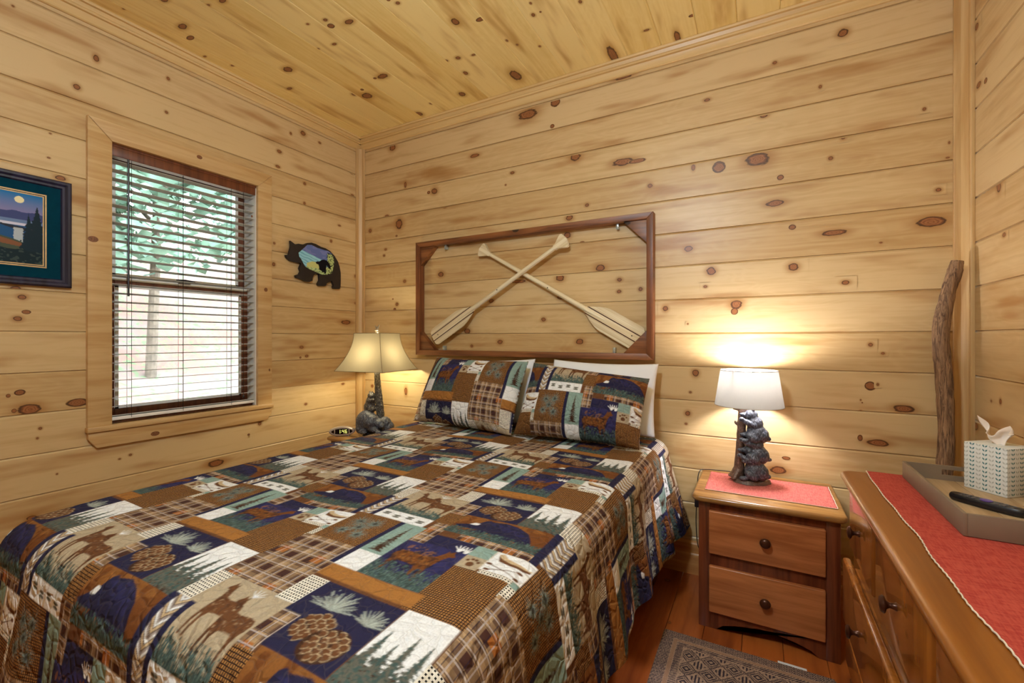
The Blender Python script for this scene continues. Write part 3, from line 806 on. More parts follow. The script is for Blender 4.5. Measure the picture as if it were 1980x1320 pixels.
P = Patch(.215, .397, .345, .538, 'beige')          # two deer
DEER = [(x*.58+.02, y*.70+.24) for x, y in DEER0]; P.poly(DEER, 'brown')
D2 = [(x*.62+.36, y*.72+.13) for x, y in DEER0]; P.poly(D2, 'brown')
for pl in (DEER, D2):
    m = inpoly(P.p, P.q, pl); mottle(P, m, 'tan', .22, .84, .4, 6); mottle(P, m, 'dkbrown', .1, .66, .4, 7)
for a in (.5, .9, 1.4, 1.9, 2.4): P.fill(seg(P, .090, .162, .090+math.cos(a)*.024, .162+math.sin(a)*.024, .0016), 'cream')
msel = (P.X/RES < .342+9) & (P.my() < .04); grassband(P, 0, .055, 'gteal')
Patch(.342, .397, .53, .616, 'cream', 1)
P = Patch(.215, .397, .293, .345, 'cream')          # hoof prints
for i in range(4):
    cx, cy = .025+i*.043, .03 if i % 2 == 0 else .022
    for sgn in (-1, 1):
        P.fill(((P.mx()-cx)/.013)**2+((P.my()-cy-sgn*.0048)/.0042)**2 < 1, 'grey')
Patch(.397, .455, .34, .42, 'brown', 0)
Patch(.342, .397, .50, .53, 'beige')
def blur(a, k=1):
    for ax in (0, 1):
        a = (np.roll(a, 1, ax)+a*2+np.roll(a, -1, ax))/4
    return a
img = blur(img); 
def sample(a, U, V):
    x = np.mod(U, TW)*RES-.5; y = np.mod(V, TH)*RES-.5
    xi = np.floor(x).astype(int); yi = np.floor(y).astype(int); fx = (x-xi)[..., None]; fy = (y-yi)[..., None]
    g_ = lambda i, j: a[j % NH, i % NW]
    return (g_(xi, yi)*(1-fx)+g_(xi+1, yi)*fx)*(1-fy)+(g_(xi, yi+1)*(1-fx)+g_(xi+1, yi+1)*fx)*fy

def quilt_mat():
    g = G('patchwork_quilt'); uv = g.sep(g.uv('fabric')); base = g.attr('print'); mk = g.n('ShaderNodeSeparateColor'); g.put(mk.inputs[0], g.attr('weave'))
    x, y = uv[0], uv[1]
    uvv = g.comb(x, y, 0)
    wob = g.noise(uvv, 70, 2); 
    xw = g.math('ADD', x, g.math('MULTIPLY', g.math('SUBTRACT', wob, .5), .0022)); yw = g.math('ADD', y, g.math('MULTIPLY', g.math('SUBTRACT', wob, .5), -.0022))
    def lines(c, per, w, soft=.08):
        f = g.math('ABSOLUTE', g.math('SUBTRACT', g.math('FRACT', g.math('DIVIDE', c, per)), .5))
        return g.step(f, w/2+soft, w/2)
    hat = g.math('MAXIMUM', lines(xw, .0062, .18, .1), lines(yw, .0062, .18, .1))
    fleck = g.noise(uvv, 240, 2)
    hc = g.mix(g.step(fleck, .35, .65), lin((172, 124, 70)), lin((138, 96, 52))); hc = g.mix(hat, hc, lin((34, 20, 16)))
    c = g.mix(mk.outputs[0], base, g.mix(g.step(g.noise(uvv, 9, 1), .2, .8), hc, base))
    c = g.mix(g.math('MULTIPLY', mk.outputs[0], .85), base, hc)
    ho = g.math('MULTIPLY', lines(xw, .0075, .42, .06), lines(yw, .0075, .42, .06))
    c = g.mix(mk.outputs[1], c, g.mix(ho, lin((226, 220, 208)), lin((36, 34, 34))))
    # plaid
    def band(cc):
        return g.math('ADD', lines(cc, .062, .34, .04), g.math('MULTIPLY', lines(g.math('ADD', cc, .024), .062, .14, .03), .6))
    bs = g.math('MULTIPLY', g.math('ADD', band(x), band(y)), .5)
    pc = g.mix(bs, lin((172, 142, 108)), lin((72, 44, 38)))
    org = g.math('MULTIPLY', lines(g.math('ADD', x, .012), .124, .2, .03), lines(g.math('ADD', y, .02), .124, .2, .03))
    pc = g.mix(g.math('MULTIPLY', org, .9), pc, lin((170, 104, 48)))
    wl_ = g.math('MAXIMUM', lines(g.math('ADD', x, .019), .062, .035, .02), lines(g.math('ADD', y, .019), .062, .035, .02))
    wl2 = g.math('MAXIMUM', lines(g.math('ADD', x, .0425), .062, .03, .02), lines(g.math('ADD', y, .0425), .062, .03, .02))
    dl = g.math('MAXIMUM', lines(g.math('ADD', x, .031), .0305, .05, .03), lines(g.math('ADD', y, .031), .0305, .05, .03))
    pc = g.mix(g.math('MULTIPLY', dl, .55), pc, lin((36, 28, 52)))
    pc = g.mix(g.math('MULTIPLY', g.math('MAXIMUM', wl_, wl2), .42), pc, lin((206, 200, 206)))
    c = g.mix(mk.outputs[2], c, pc)
    c = g.mix(g.math('MULTIPLY', g.step(fleck, .3, .75), .16), c, (.02, .018, .02))
    # meandering quilting stitches
    wp = g.n('ShaderNodeVectorMath', operation='ADD'); nzc = g.noise(uvv, 22, 2, out=1)
    g.put(wp.inputs[0], uvv); g.put(wp.inputs[1], g.scale(nzc, (.035, .035, 0)))
    vo = g.n('ShaderNodeTexVoronoi', feature='DISTANCE_TO_EDGE'); g.put(vo.inputs['Vector'], wp.outputs[0]); vo.inputs['Scale'].default_value = 30
    st = g.step(vo.outputs['Distance'], 0, .22)
    line = g.step(vo.outputs['Distance'], .035, .012)
    c = g.mix(g.math('MULTIPLY', line, .18), c, (.10, .08, .07))
    puff = g.math('ADD', st, g.math('MULTIPLY', g.noise(uvv, 45, 3), .5))
    g.bump(g.math('ADD', puff, g.math('MULTIPLY', fleck, .06)), .55, .006)
    return g.set(c, .9, spec=.15)
QM = quilt_mat()

# ------------------------------------------------------------------ bed
XL, XR, YF, YH, ZT = -1.925, -.405, .395, 2.40, .68
E_ = .085; DROP = .44
step_ = .0027
a = np.arange(XL-DROP+E_*.4, XR+DROP-E_*.4, step_); b = np.arange(YF-DROP+E_*.4, YH, step_)
Aa, Bb = np.meshgrid(a, b)
cx = np.clip(Aa, XL+E_, XR-E_); cy = np.maximum(Bb, YF+E_)
dx, dy = Aa-cx, Bb-cy
dh = np.hypot(dx, dy)+1e-9
d = (np.abs(dx)**3+np.abs(dy)**3)**(1/3)
nxv, nyv = dx/dh, dy/dh
q = np.minimum(d/E_, PI/2)
ho = E_*np.sin(q); zo = E_*(1-np.cos(q))
rest = np.maximum(d-E_*PI/2, 0)
ncor = np.minimum(np.abs(dx), np.abs(dy))/(d+1e-9)      # 1 on the corner diagonal
along = np.where(np.abs(dx) > np.abs(dy), Bb, Aa)
flare = .13+.10*ncor
wave = (np.sin(along*19+.6)*.5+np.sin(along*33+2)*.3+np.sin(along*7)*.4)
left = (Aa < XL+E_) & (Bb > YF+E_)
amp = np.where(left, .006, .022)*np.clip(rest/.25, 0, 1)
flare = np.where(left, .05, flare)
# at the head end the right side swings out
head = np.clip((Bb-2.0)/.4, 0, 1)*(Aa > XR-E_)
flare = flare+.16*head
ho = ho+rest*flare+amp*wave
zo = zo+rest*np.sqrt(np.maximum(1-flare**2, .5))
rsn = np.random.RandomState(11)
und = np.zeros_like(Aa)
for k in range(14):
    f1, f2, p1 = rsn.uniform(2, 16), rsn.uniform(2, 16), rsn.uniform(0, 6)
    und += np.sin(Aa*f1*rsn.choice([-1, 1])+Bb*f2+p1)/(f1+f2)
und *= .016
crown_ = -.012*(np.clip((YF+.28-Bb)/.28, 0, 1)**2)
Pq = np.stack([cx+nxv*ho, cy+nyv*ho, ZT-zo+und*np.clip(1-rest*6, .2, 1)+crown_], -1)
U0, V0 = Aa+1.197, Bb-.652
qu = grid_mesh('patchwork_quilt', Pq, QM, None, np.stack([U0, V0], -1), {'print': sample(img, U0, V0), 'weave': sample(msk, U0, V0)})
tag(qu, 'brown navy and teal wildlife patchwork quilt spread over the bed', 'quilt')
print('quilt verts', Pq.shape)

bed = thing('bed_frame', 'dark stained wooden bed frame whose leg shows beneath the quilt hem', 'bed', ((XL+XR)/2, 1.4, 0))
def bx(name, args, mat, parent, off, bev=.003):
    bm = BM(); box(bm, *args, bev); o = obj(name, bm, mat, parent); o.location = tuple(-q for q in off); return o
bo_ = bed.location
for xa in (XL+.07, XR-.10):
    bx('side_rail', (xa, xa+.03, YF+.12, YH-.08, .16, .30), M['stand_dark'], bed, bo_)
bx('foot_rail', (XL+.07, XR-.07, YF+.09, YF+.12, .16, .30), M['stand_dark'], bed, bo_)
bx('head_rail', (XL+.07, XR-.07, YH-.08, YH-.05, .16, .30), M['stand_dark'], bed, bo_)
for xa in (XL+.06, XR-.115):
    for ya in (YF+.1, YH-.17): bx('leg', (xa, xa+.075, ya, ya+.075, 0, .16), M['stand_dark'], bed, bo_)
bm = BM(); box(bm, XL+.05, XR-.05, YF+.05, YH-.04, .302, ZT-.05, .04, 3)
tag(obj('mattress', bm, M['mattress']), 'thick pale mattress lying under the patchwork quilt', 'mattress')

# ------------------------------------------------------------------ pillows
def pillow(name, BL, BR, TR, TL, thick, mat, label, group=None, print_uv=None, n=(150, 110), seed=0, flange=.0, pinch=.035, back=.6):
    BL, BR, TR, TL = map(np.array, (BL, BR, TR, TL))
    nu, nv = n
    sides = []
    for side in (1, -1):
        p, q_ = np.meshgrid(np.linspace(-1, 1, nu), np.linspace(-1, 1, nv))
        if side < 0: p = p[:, ::-1]
        # outline: edges pulled in between the corners
        pp = p*(1-pinch*(1-q_**2)*np.abs(p)**3); qq = q_*(1-pinch*1.5*(1-p**2)*np.abs(q_)**3)
        s = ((pp+1)/2)[..., None]; t = ((qq+1)/2)[..., None]
        base = (BL*(1-s)+BR*s)*(1-t)+(TL*(1-s)+TR*s)*t
        ax = (BR-BL+TR-TL); ay = (TL-BL+TR-BR); nr = np.cross(ax, ay); nr = nr/np.linalg.norm(nr)
        if nr[1] > 0: nr = -nr
        h = (np.maximum(1-np.abs(p)**2.6, 0)*np.maximum(1-np.abs(q_)**2.4, 0))**.55
        R_ = np.random.RandomState(seed)
        w = np.zeros_like(p)
        for k in range(10):
            fa, fb, ph_ = R_.uniform(2, 9), R_.uniform(2, 9), R_.uniform(0, 6)
            w += np.sin(p*fa+q_*fb*R_.choice([-1, 1])+ph_)/(fa+fb)*1.2
        dsp = (thick*(1 if side > 0 else back)*h+.006*w*(h > .02))*side
        sag = -.01*np.sin(np.abs(q_)*PI/2)
        Pp = base+nr*dsp[..., None]
        # corner creases
        sides.append((Pp, p, q_))
    P_ = np.concatenate([sides[0][0], sides[1][0]], 1)
    pw = np.linalg.norm(BR-BL); ph2 = np.linalg.norm(TL-BL)
    uu = np.concatenate([(sides[0][1]+1)/2*pw, (sides[1][1]+1)/2*pw+.3], 1); vv = np.concatenate([(sides[0][2]+1)/2*ph2]*2, 1)
    at = None
    if print_uv:
        uu = uu+print_uv[0]; vv = vv+print_uv[1]
        at = {'print': sample(img, uu, vv), 'weave': sample(msk, uu, vv)}
    o = grid_mesh(name, P_, mat, None, np.stack([uu, vv], -1), at)
    bm = bmesh.new(); bm.from_mesh(o.data); bmesh.ops.remove_doubles(bm, verts=bm.verts, dist=.0004); bm.to_mesh(o.data); bm.free()
    tag(o, label, 'pillow', group); return o
pillow('pillow', (-1.78, 2.29, .70), (-1.16, 2.28, .70), (-1.145, 2.36, 1.075), (-1.66, 2.36, 1.06), .06, M['white_case'],
       'white pillow mostly hidden behind the left patchwork sham', seed=3, n=(70, 50))
pillow('pillow', (-1.08, 2.27, .70), (-.445, 2.25, .71), (-.45, 2.365, 1.065), (-1.03, 2.365, 1.075), .06, M['white_case'],
       'white pillow sticking out behind the right patchwork sham', seed=4, n=(80, 60), pinch=.045, back=1.1)
pillow('pillow_sham', (-1.86, 2.115, .69), (-1.135, 2.045, .685), (-1.14, 2.26, 1.065), (-1.80, 2.27, 1.075), .11, QM,
       'patchwork pillow sham leaning at the left of the bed head', None, (.27, .5), n=(250, 180), seed=1)
pillow('pillow_sham', (-1.135, 2.07, .69), (-.475, 2.055, .69), (-.465, 2.225, 1.0), (-1.10, 2.245, 1.06), .11, QM,
       'patchwork pillow sham leaning at the right of the bed head', None, (.035, .06), n=(240, 150), seed=2)
# ------------------------------------------------------------------ headboard frame with paddles
YFR = 2.395
x0, x1, zb, zt = -2.086, -.484, 1.081, 1.857
hf = thing('headboard_frame', 'large dark stained rectangular wooden frame hung on the wall above the bed', 'frame', ((x0+x1)/2, D, zb))
def ho_(o): o.location = tuple(-c for c in hf.location); return o
bw = .034
fb = lambda a, b, d: (a, d, b)
for pts, mt in (([(x0, zt), (x1, zt), (x1-bw, zt-bw), (x0+bw, zt-bw)], 'bframe'), ([(x0, zb), (x0+bw, zb+bw), (x1-bw, zb+bw), (x1, zb)], 'bframe'),
            ([(x0, zb), (x0, zt), (x0+bw, zt-bw), (x0+bw, zb+bw)], 'bframe_z'), ([(x1, zb), (x1-bw, zb+bw), (x1-bw, zt-bw), (x1, zt)], 'bframe_z')):
    bm = BM(); prism(bm, pts, D-.002, YFR, fb, .002); ho_(obj('frame_board', bm, M[mt], hf))
for cx_, cz_, sx, sz in ((x0+bw, zt-bw, 1, -1), (x1-bw, zt-bw, -1, -1), (x0+bw, zb+bw, 1, 1), (x1-bw, zb+bw, -1, 1)):
    bm = BM(); prism(bm, [(cx_, cz_), (cx_+sx*.125, cz_), (cx_, cz_+sz*.125)], D-.002, YFR+.012, fb, .002)
    ho_(obj('corner_gusset', bm, M['bframe'], hf))
for xx, zz in ((on_back(866, 490)[0], zt-bw-.022), (on_back(1196, 453)[0], zt-bw-.022), (on_back(863, 683)[0], zb+bw), (on_back(1190, 688)[0], zb+bw)):
    bm = BM(); box(bm, xx-.007, xx+.007, D-.030, D-.004, zz-.008, zz+.030, .002); ho_(obj('mounting_clip', bm, M['chrome'], hf))

def paddle(label, grip, tip, y, blade_len, bwid, tilt=0):
    gx, gz_ = on_back(*grip, y); tx, tz = on_back(*tip, y)
    L = math.hypot(tx-gx, tz-gz_); ang = math.atan2(tz-gz_, tx-gx)
    t = thing('paddle', label, 'paddle', (gx, y, gz_)); t.rotation_euler = (PI/2, -0, 0)
    t.rotation_mode = 'XYZ'; t.rotation_euler = (PI/2, 0, 0)
    t.matrix_world = Matrix.Translation((gx, y, gz_)) @ Matrix.Rotation(-ang, 4, 'Y') @ Matrix.Rotation(PI/2, 4, 'X')
    # local x along the shaft, y across, z out of the wall plane
    bm = BM(); xs = [.055, .075, .11, .3, L*.5, L-blade_len, L-blade_len*.6]
    tube(bm, [(x, 0, 0) for x in xs], [.011, .0125, .0125, .0135, .0145, .015, .008], 14)
    obj('shaft', bm, M['paddle'], t, 60)
    bm = BM()
    pl = [(a*1.15, b*1.28) for a, b in [(0, -.026), (.004, -.033), (.014, -.034), (.034, -.024), (.055, -.0125), (.072, -.010), (.072, .010), (.055, .0125), (.034, .024), (.014, .034), (.004, .033), (0, .026), (-.008, 0)]]
    prism(bm, pl, -.012, .012, lambda a, b, d: (a, b, d*(1 if a > .03 else .85)))
    bmesh.ops.bevel(bm, geom=[e for e in bm.edges if len(e.link_faces) == 2 and e.calc_face_angle(0) > .9], offset=.006, segments=3, profile=.5, affect='EDGES')
    obj('grip', bm, M['paddle'], t, 60)
    bm = BM(); b0 = L-blade_len; n = 26; top = []; 
    for i in range(n+1):
        s = i/n; w = bwid*min(1, .16+.84*math.sin(min(s/.42, 1)*PI/2)**1.3)
        if s > .93: w *= math.sqrt(max(0, 1-((s-.93)/.07)**2*.45))
        top.append((b0+s*blade_len, w))
    rows = []
    for x, w in top:
        ring = []
        for k in range(-6, 7):
            ring.append((x, w*k/6, .0065*(1-.55*abs(k/6)**2)+.004*max(0, 1-abs(k)/2)*max(0, 1-(x-b0)/blade_len*2)))
        rows.append(ring)
    up = [[bm.verts.new(p) for p in r_] for r_ in rows]; dn = [[bm.verts.new((p[0], p[1], -p[2])) for p in r_] for r_ in rows]
    for i in range(n):
        for k in range(12):
            bm.faces.new((up[i][k], up[i+1][k], up[i+1][k+1], up[i][k+1])); bm.faces.new((dn[i][k], dn[i][k+1], dn[i+1][k+1], dn[i+1][k]))
        bm.faces.new((up[i][0], dn[i][0], dn[i+1][0], up[i+1][0])); bm.faces.new((up[i][12], up[i+1][12], dn[i+1][12], dn[i][12]))
    for i in (0, n):
        for k in range(12): bm.faces.new((up[i][k], up[i][k+1], dn[i][k+1], dn[i][k]))
    obj('blade', bm, M['blade'], t, 50)
    sx_ = L*.47; bm = BM(); lathe(bm, [(.0035, .0), (.0035, .003), (.0015, .004)], (sx_, 0, .013), 10); obj('screw', bm, M['dark'], t)
    bm = BM(); lathe(bm, [(.0035, .0), (.0035, .003), (.0015, .004)], (L-.05, 0, .004), 10); obj('screw', bm, M['dark'], t)
    return t
paddle('pale wooden canoe paddle with its blade at the lower right of the frame', (930, 496), (1238, 672), 2.421, .37, .068)
paddle('pale wooden canoe paddle with its blade at the lower left of the frame', (1094, 477), (838, 668), 2.394, .40, .058)

# ------------------------------------------------------------------ nightstands
def make_nightstand(label):
    cx_ = .02; t = thing('nightstand', label, 'nightstand', (cx_, 2.43, 0), 0, 'matching two drawer nightstands')
    def o_(name, bm, mat, parent=None, sm=35):
        o = obj(name, bm, mat, parent or t, sm)
        if parent is None: o.location = (-cx_, -2.43, 0)
        return o
    X0, X1, Y0, Y1 = -.222, .262, 2.018, 2.425
    bm = BM()
    box(bm, X0, X0+.045, Y0, Y0+.03, .0, .52, .002); box(bm, X1-.045, X1, Y0, Y0+.03, .0, .52, .002)
    box(bm, X0+.04, X1-.04, Y0+.002, Y0+.028, .485, .52, .001); box(bm, X0+.04, X1-.04, Y0+.002, Y0+.028, .255, .315, .001)
    n = 16; w0, w1 = X0+.04, X1-.04
    arch = [(w0, .0), (w0, .075), (w1, .075), (w1, .0)]
    top_ = []
    for i in range(n+1):
        s = i/n; x = w1+(w0-w1)*s; m = abs(2*s-1)
        z = 0 if m > .86 else (.012+.030*math.cos(max(0, (m-.2)/.66)*PI/2)+(.006 if m < .15 else 0))
        top_.append((x, z))
    prism(bm, [(w0, .075)]+top_[::-1]+[(w1, .075)], Y0+.002, Y0+.028, lambda a, b, d: (a, d, b))
    for xa in (X0, X1-.018): box(bm, xa, xa+.018, Y0+.028, Y1, .03, .52, .001)
    for xa in (X0, X1-.03): box(bm, xa, xa+.03, Y1-.03, Y1, 0, .52, .001)
    box(bm, X0+.018, X1-.018, Y1-.012, Y1, .05, .52); box(bm, X0+.018, X1-.018, Y0+.03, Y1-.012, .06, .075)
    o_('carcass', bm, M['stand_dark'])
    bm = BM(); r = .028
    def rr(ins):
        pts = []; a0, a1, b0, b1 = -.247+ins, .283-ins, 1.992+ins, 2.428
        for k in range(5): an = PI+k*PI/8; pts.append((a0+r+r*math.cos(an), b0+r+r*math.sin(an)))
        for k in range(5): an = 1.5*PI+k*PI/8; pts.append((a1-r+r*math.cos(an), b0+r+r*math.sin(an)))
        return pts+[(a1, b1), (a0, b1)]
    lay = [(.012, .520), (.004, .524), (0, .530), (0, .540), (.004, .545), (.008, .547)]
    rings = [[bm.verts.new((p[0], p[1], z)) for p in rr(i)] for i, z in lay]
    for A_, B_ in zip(rings, rings[1:]):
        for k in range(len(A_)): bm.faces.new((A_[k], A_[(k+1) % len(A_)], B_[(k+1) % len(A_)], B_[k]))
    bm.faces.new(rings[0][::-1]); bm.faces.new(rings[-1])
    o_('top', bm, M['stand_top'], sm=50)
    for z0_, z1_ in ((.312, .488), (.072, .262)):
        bm = BM(); box(bm, X0+.040, X1-.046, Y0-.014, Y0+.012, z0_, z1_, .005, 3); box(bm, X0+.05, X1-.055, Y0+.012, Y1-.03, z0_+.01, z1_-.03)
        dr = o_('drawer', bm, M['stand_drawer'])
        bm = BM(); lathe(bm, [(.007, 0), (.007, .008), (.011, .012), (.0175, .017), (.0195, .022), (.017, .028), (.010, .032), (.002, .033)], ((X0+X1)/2, Y0-.014, (z0_+z1_)/2+.005), 24, axis='-y')
        obj('knob', bm, M['bronze'], dr, 60)
    return t
ns = make_nightstand('dark wood two drawer nightstand between the bed and the dresser')
ns2 = copy_tree(ns); ns2.location = (.02-2.262, 2.43, 0); ns2['label'] = 'nightstand behind the far left side of the bed holding the digital clock'
del ns2['group']; del ns['group']
def cloth_rect(name, xa, xb, ya, yb, z, mat, label, edge=.0015, nx=60, ny=40, amp=.0012, fringe=None, seed=0):
    p, q_ = np.meshgrid(np.linspace(0, 1, nx), np.linspace(0, 1, ny)); R_ = np.random.RandomState(seed)
    wx = np.zeros_like(p); wz = np.zeros_like(p)
    for k in range(8):
        fa, fb, ph_ = R_.uniform(4, 26), R_.uniform(4, 26), R_.uniform(0, 6)
        wx += np.sin(q_*fa*2+p*3+ph_)/8; wz += np.sin(p*fa+q_*fb+ph_)/8
    Xc = xa+(xb-xa)*p+wx*edge*2; Yc = ya+(yb-ya)*q_+wx*edge
    top = np.stack([Xc, Yc, z+.0022+amp*(wz+1)], -1); bot = np.stack([Xc, Yc, np.full_like(p, z+.0002)], -1)[:, ::-1]
    # wrap round: top then underside
    ring = np.concatenate([top, bot, top[:, :1]], 1)
    o = grid_mesh(name, ring, mat)
    bm = bmesh.new(); bm.from_mesh(o.data); bmesh.ops.remove_doubles(bm, verts=bm.verts, dist=.00005)
    for e in [e for e in bm.edges if len(e.link_faces) == 1]: pass
    bmesh.ops.holes_fill(bm, edges=[e for e in bm.edges if len(e.link_faces) == 1], sides=0)
    bm.to_mesh(o.data); bm.free()
    return o, top
o, tp = cloth_rect('placemat', -.205, .262, 2.085, 2.37, .547, M['pink_cloth'], '', amp=.0006, edge=.001, seed=2)
tag(o, 'pink woven mat under the three-bear lamp on the nightstand', 'placemat')
bm = BM(); ed = [tuple(tp[0, i]+np.array((0, -.001, 0))) for i in range(0, 60)]; tube(bm, ed, .0013, 5); ed = [tuple(tp[j, -1]) for j in range(0, 40)]; tube(bm, ed, .0013, 5)
obj('stitched_edge', bm, M['stitch'], o)

# ------------------------------------------------------------------ right lamp: three bears up a trunk
def shade_drum(parent, z0_, z1_, r0, r1, mat, n=72):
    bm = BM(); rings = []
    for i in range(7):
        s = i/6; r = r0+(r1-r0)*s; rings.append([bm.verts.new((r*math.cos(2*PI*k/n), r*math.sin(2*PI*k/n), z0_+(z1_-z0_)*s)) for k in range(n)])
    for A_, B_ in zip(rings, rings[1:]):
        for k in range(n): bm.faces.new((A_[k], A_[(k+1) % n], B_[(k+1) % n], B_[k]))
    o = obj('lamp_shade', bm, mat, parent, 60)
    for r, z in ((r0, z0_), (r1, z1_)):
        bm = BM(); tube(bm, [(r*math.cos(2*PI*k/n), r*math.sin(2*PI*k/n), z) for k in range(n+1)], .0017, 6, cap=False)
        obj('rim', bm, M['rim'], o)
    return o
M['rim'] = simple('shade_rim', lin((170, 160, 148)), .7)
M['bulb_r'] = emitter('lit_bulb_right', RIGHT_BULB[1], RIGHT_BULB[0]); M['bulb_l'] = emitter('lit_bulb_left', LEFT_BULB[1], LEFT_BULB[0])
def bear_parts(bm, c, s, yaw=0):
    """small climbing bear hugging a trunk at local -x; c = hip centre"""
    cx_, cy_, cz_ = c
    def S(p, r, rot=(0, 0, 0)): sph(bm, (cx_+p[0]*s, cy_+p[1]*s, cz_+p[2]*s), tuple(k*s for k in r), rot, 2)
    S((.0, 0, 0), (.030, .028, .034)); S((-.004, 0, .030), (.024, .026, .030)); S((.012, 0, -.006), (.024, .026, .028))
    S((-.014, -.002, .062), (.019, .018, .018), (0, .2, 0)); S((-.034, -.004, .060), (.012, .009, .008), (0, -.1, 0)); S((-.044, -.005, .061), (.0045, .004, .004))
    for sy in (-1, 1):
        S((-.008, sy*.013, .080), (.005, .0035, .006)); S((-.022, sy*.022, .036), (.021, .009, .010), (0, .5, 0)); S((-.040, sy*.021, .046), (.009, .008, .008))
        S((-.010, sy*.024, -.012), (.022, .012, .014), (0, .7, 0)); S((-.030, sy*.024, -.024), (.013, .009, .008))
    S((.034, 0, -.016), (.007, .007, .007))
LR = (-.042, 2.285)
rl = thing('table_lamp', 'lit table lamp with white linen drum shade and three bears climbing a trunk', 'lamp', (LR[0], LR[1], .5516)); rl.scale = (1, 1, .935)
bm = BM()
pts = []
for k in range(22):
    a_ = 2*PI*k/22; r_ = 1+.10*math.sin(3*a_+1)+.05*math.sin(7*a_)
    pts.append((.078*r_*math.cos(a_)+.004, .060*r_*math.sin(a_)))
prism(bm, pts, 0, .017, lambda a, b, d: (a*(1-.12*d/.017), b*(1-.12*d/.017), d), .004)
obj('base', bm, M['log_brown'], rl, 40)
bm = BM()
tube(bm, [(-.050, .0, .010), (-.045, 0, .03), (-.038, 0, .06), (-.034, 0, .13), (-.030, 0, .22), (-.026, 0, .30), (-.022, 0, .362)], [.036, .028, .0225, .020, .019, .0185, .018], 18)
tube(bm, [(-.036, 0, .262), (-.052, 0, .276), (-.056, -.002, .287)], [.008, .006, .004], 8); tube(bm, [(-.034, 0, .345), (-.055, 0, .350), (-.062, 0, .352)], [.011, .010, .010], 10)
tube(bm, [(-.04, -.01, .05), (-.052, -.03, .022), (-.058, -.045, .012)], [.016, .012, .006], 8); tube(bm, [(-.045, .0, .05), (-.072, .0, .02), (-.08, 0, .012)], [.014, .010, .005], 8)
blob('trunk', bm, M['log_brown'], rl, .003, .0012, 2, 5)
for i, (px_, pz_, sc_) in enumerate(((.027, .062, 1.5), (.032, .142, 1.42), (.031, .238, 1.42))):
    bm = BM(); bear_parts(bm, (px_, -.016, pz_), sc_)
    blob('bear_figure', bm, M['bear_dark'], rl, .0026, .0015, 2, i)
bm = BM(); lathe(bm, [(.009, .355), (.009, .375), (.014, .378), (.014, .42), (.012, .425)], n=16); obj('socket', bm, M['bronze'], rl)
bm = BM(); sph(bm, (0, 0, .496), (.032, .032, .036)); obj('bulb', bm, M['bulb_r'], rl)
sh = shade_drum(rl, .366, .535, .140, .116, M['shade_drum'])
bm = BM()
for k in range(3):
    a_ = 2*PI*k/3; tube(bm, [(.013*math.cos(a_), .013*math.sin(a_), .40), (.11*math.cos(a_), .11*math.sin(a_), .52), (.116*math.cos(a_), .116*math.sin(a_), .533)], .0012, 5)
obj('shade_spider', bm, M['bronze'], rl)
bm = BM(); z_ = .0030
pts = [(LR[0]+.06, LR[1]+.03, .556), (LR[0]+.085, LR[1]+.05, .551), (LR[0]+.05, LR[1]+.09, .5545), (LR[0]-.06, 2.395, .5545), (-.17, 2.400, .552), (-.225, 2.395, .551), (-.252, 2.37, .549), (-.262, 2.36, .52), (-.266, 2.355, .44), (-.27, 2.35, .30), (-.262, 2.36, .18), (-.235, 2.40, .12)]
cv = []
for i in range(len(pts)-1):
    for k in range(6):
        t_ = k/6; p0 = Vector(pts[max(i-1, 0)]); p1 = Vector(pts[i]); p2 = Vector(pts[i+1]); p3 = Vector(pts[min(i+2, len(pts)-1)])
        cv.append(.5*((2*p1)+(p2-p0)*t_+(2*p0-5*p1+4*p2-p3)*t_**2+(3*p1-p0-3*p2+p3)*t_**3))
tube(bm, cv, .0022, 7); 
cd = obj('power_cord', bm, M['cord'], rl); cd.location = (-LR[0], -LR[1], -.5516/.935); cd.scale = (1, 1, 1/.935)
bm = BM(); box(bm, -.276, -.256, 2.335, 2.365, .375, .415, .004); o = obj('cord_switch', bm, M['dark'], cd)

# ------------------------------------------------------------------ left lamp: bears and log, bell shade
LL = (-2.265, 2.215)
ll = thing('table_lamp', 'lit table lamp with cream bell shade and bear-and-log base in the corner', 'lamp', (LL[0], LL[1], .547), math.radians(7)); ll.scale = (1, 1, .945)
bm = BM(); pts = [(.105*(1+.08*math.sin(3*2*PI*k/24+.5))*math.cos(2*PI*k/24), .092*(1+.06*math.sin(5*2*PI*k/24))*math.sin(2*PI*k/24)) for k in range(24)]
prism(bm, pts, 0, .03, lambda a, b, d: (a*(1-.2*d/.03), b*(1-.2*d/.03), d), .006); obj('base', bm, M['bear_brown'], ll, 40)
bm = BM(); tube(bm, [(.02, .02, .02), (.018, .012, .12), (.012, .006, .24), (.004, 0, .34), (0, 0, .440)], [.030, .027, .024, .0215, .0195], 18)
tube(bm, [(.03, 0, .20), (.045, -.006, .21)], [.009, .006], 8)
blob('log', bm, M['log'], ll, .003, .003, 1, 2)
bm = BM()   # big crouching bear curled round the foot of the log
def SB(p, r, rot=(0, 0, 0)): sph(bm, (p[0]*1.25, p[1]*1.15-.004, p[2]*1.05), tuple(q*1.22 for q in r), rot, 3)
SB((-.030, -.050, .095), (.060, .052, .065)); SB((-.052, -.035, .080), (.050, .05, .058)); SB((.004, -.058, .095), (.048, .045, .050))
SB((.045, -.045, .085), (.032, .030, .030)); SB((.068, -.055, .074), (.018, .015, .014)); SB((.080, -.058, .070), (.008, .007, .006))
for sy in (-1, 1): SB((.040+sy*.012, -.046+sy*.020, .113), (.009, .007, .009))
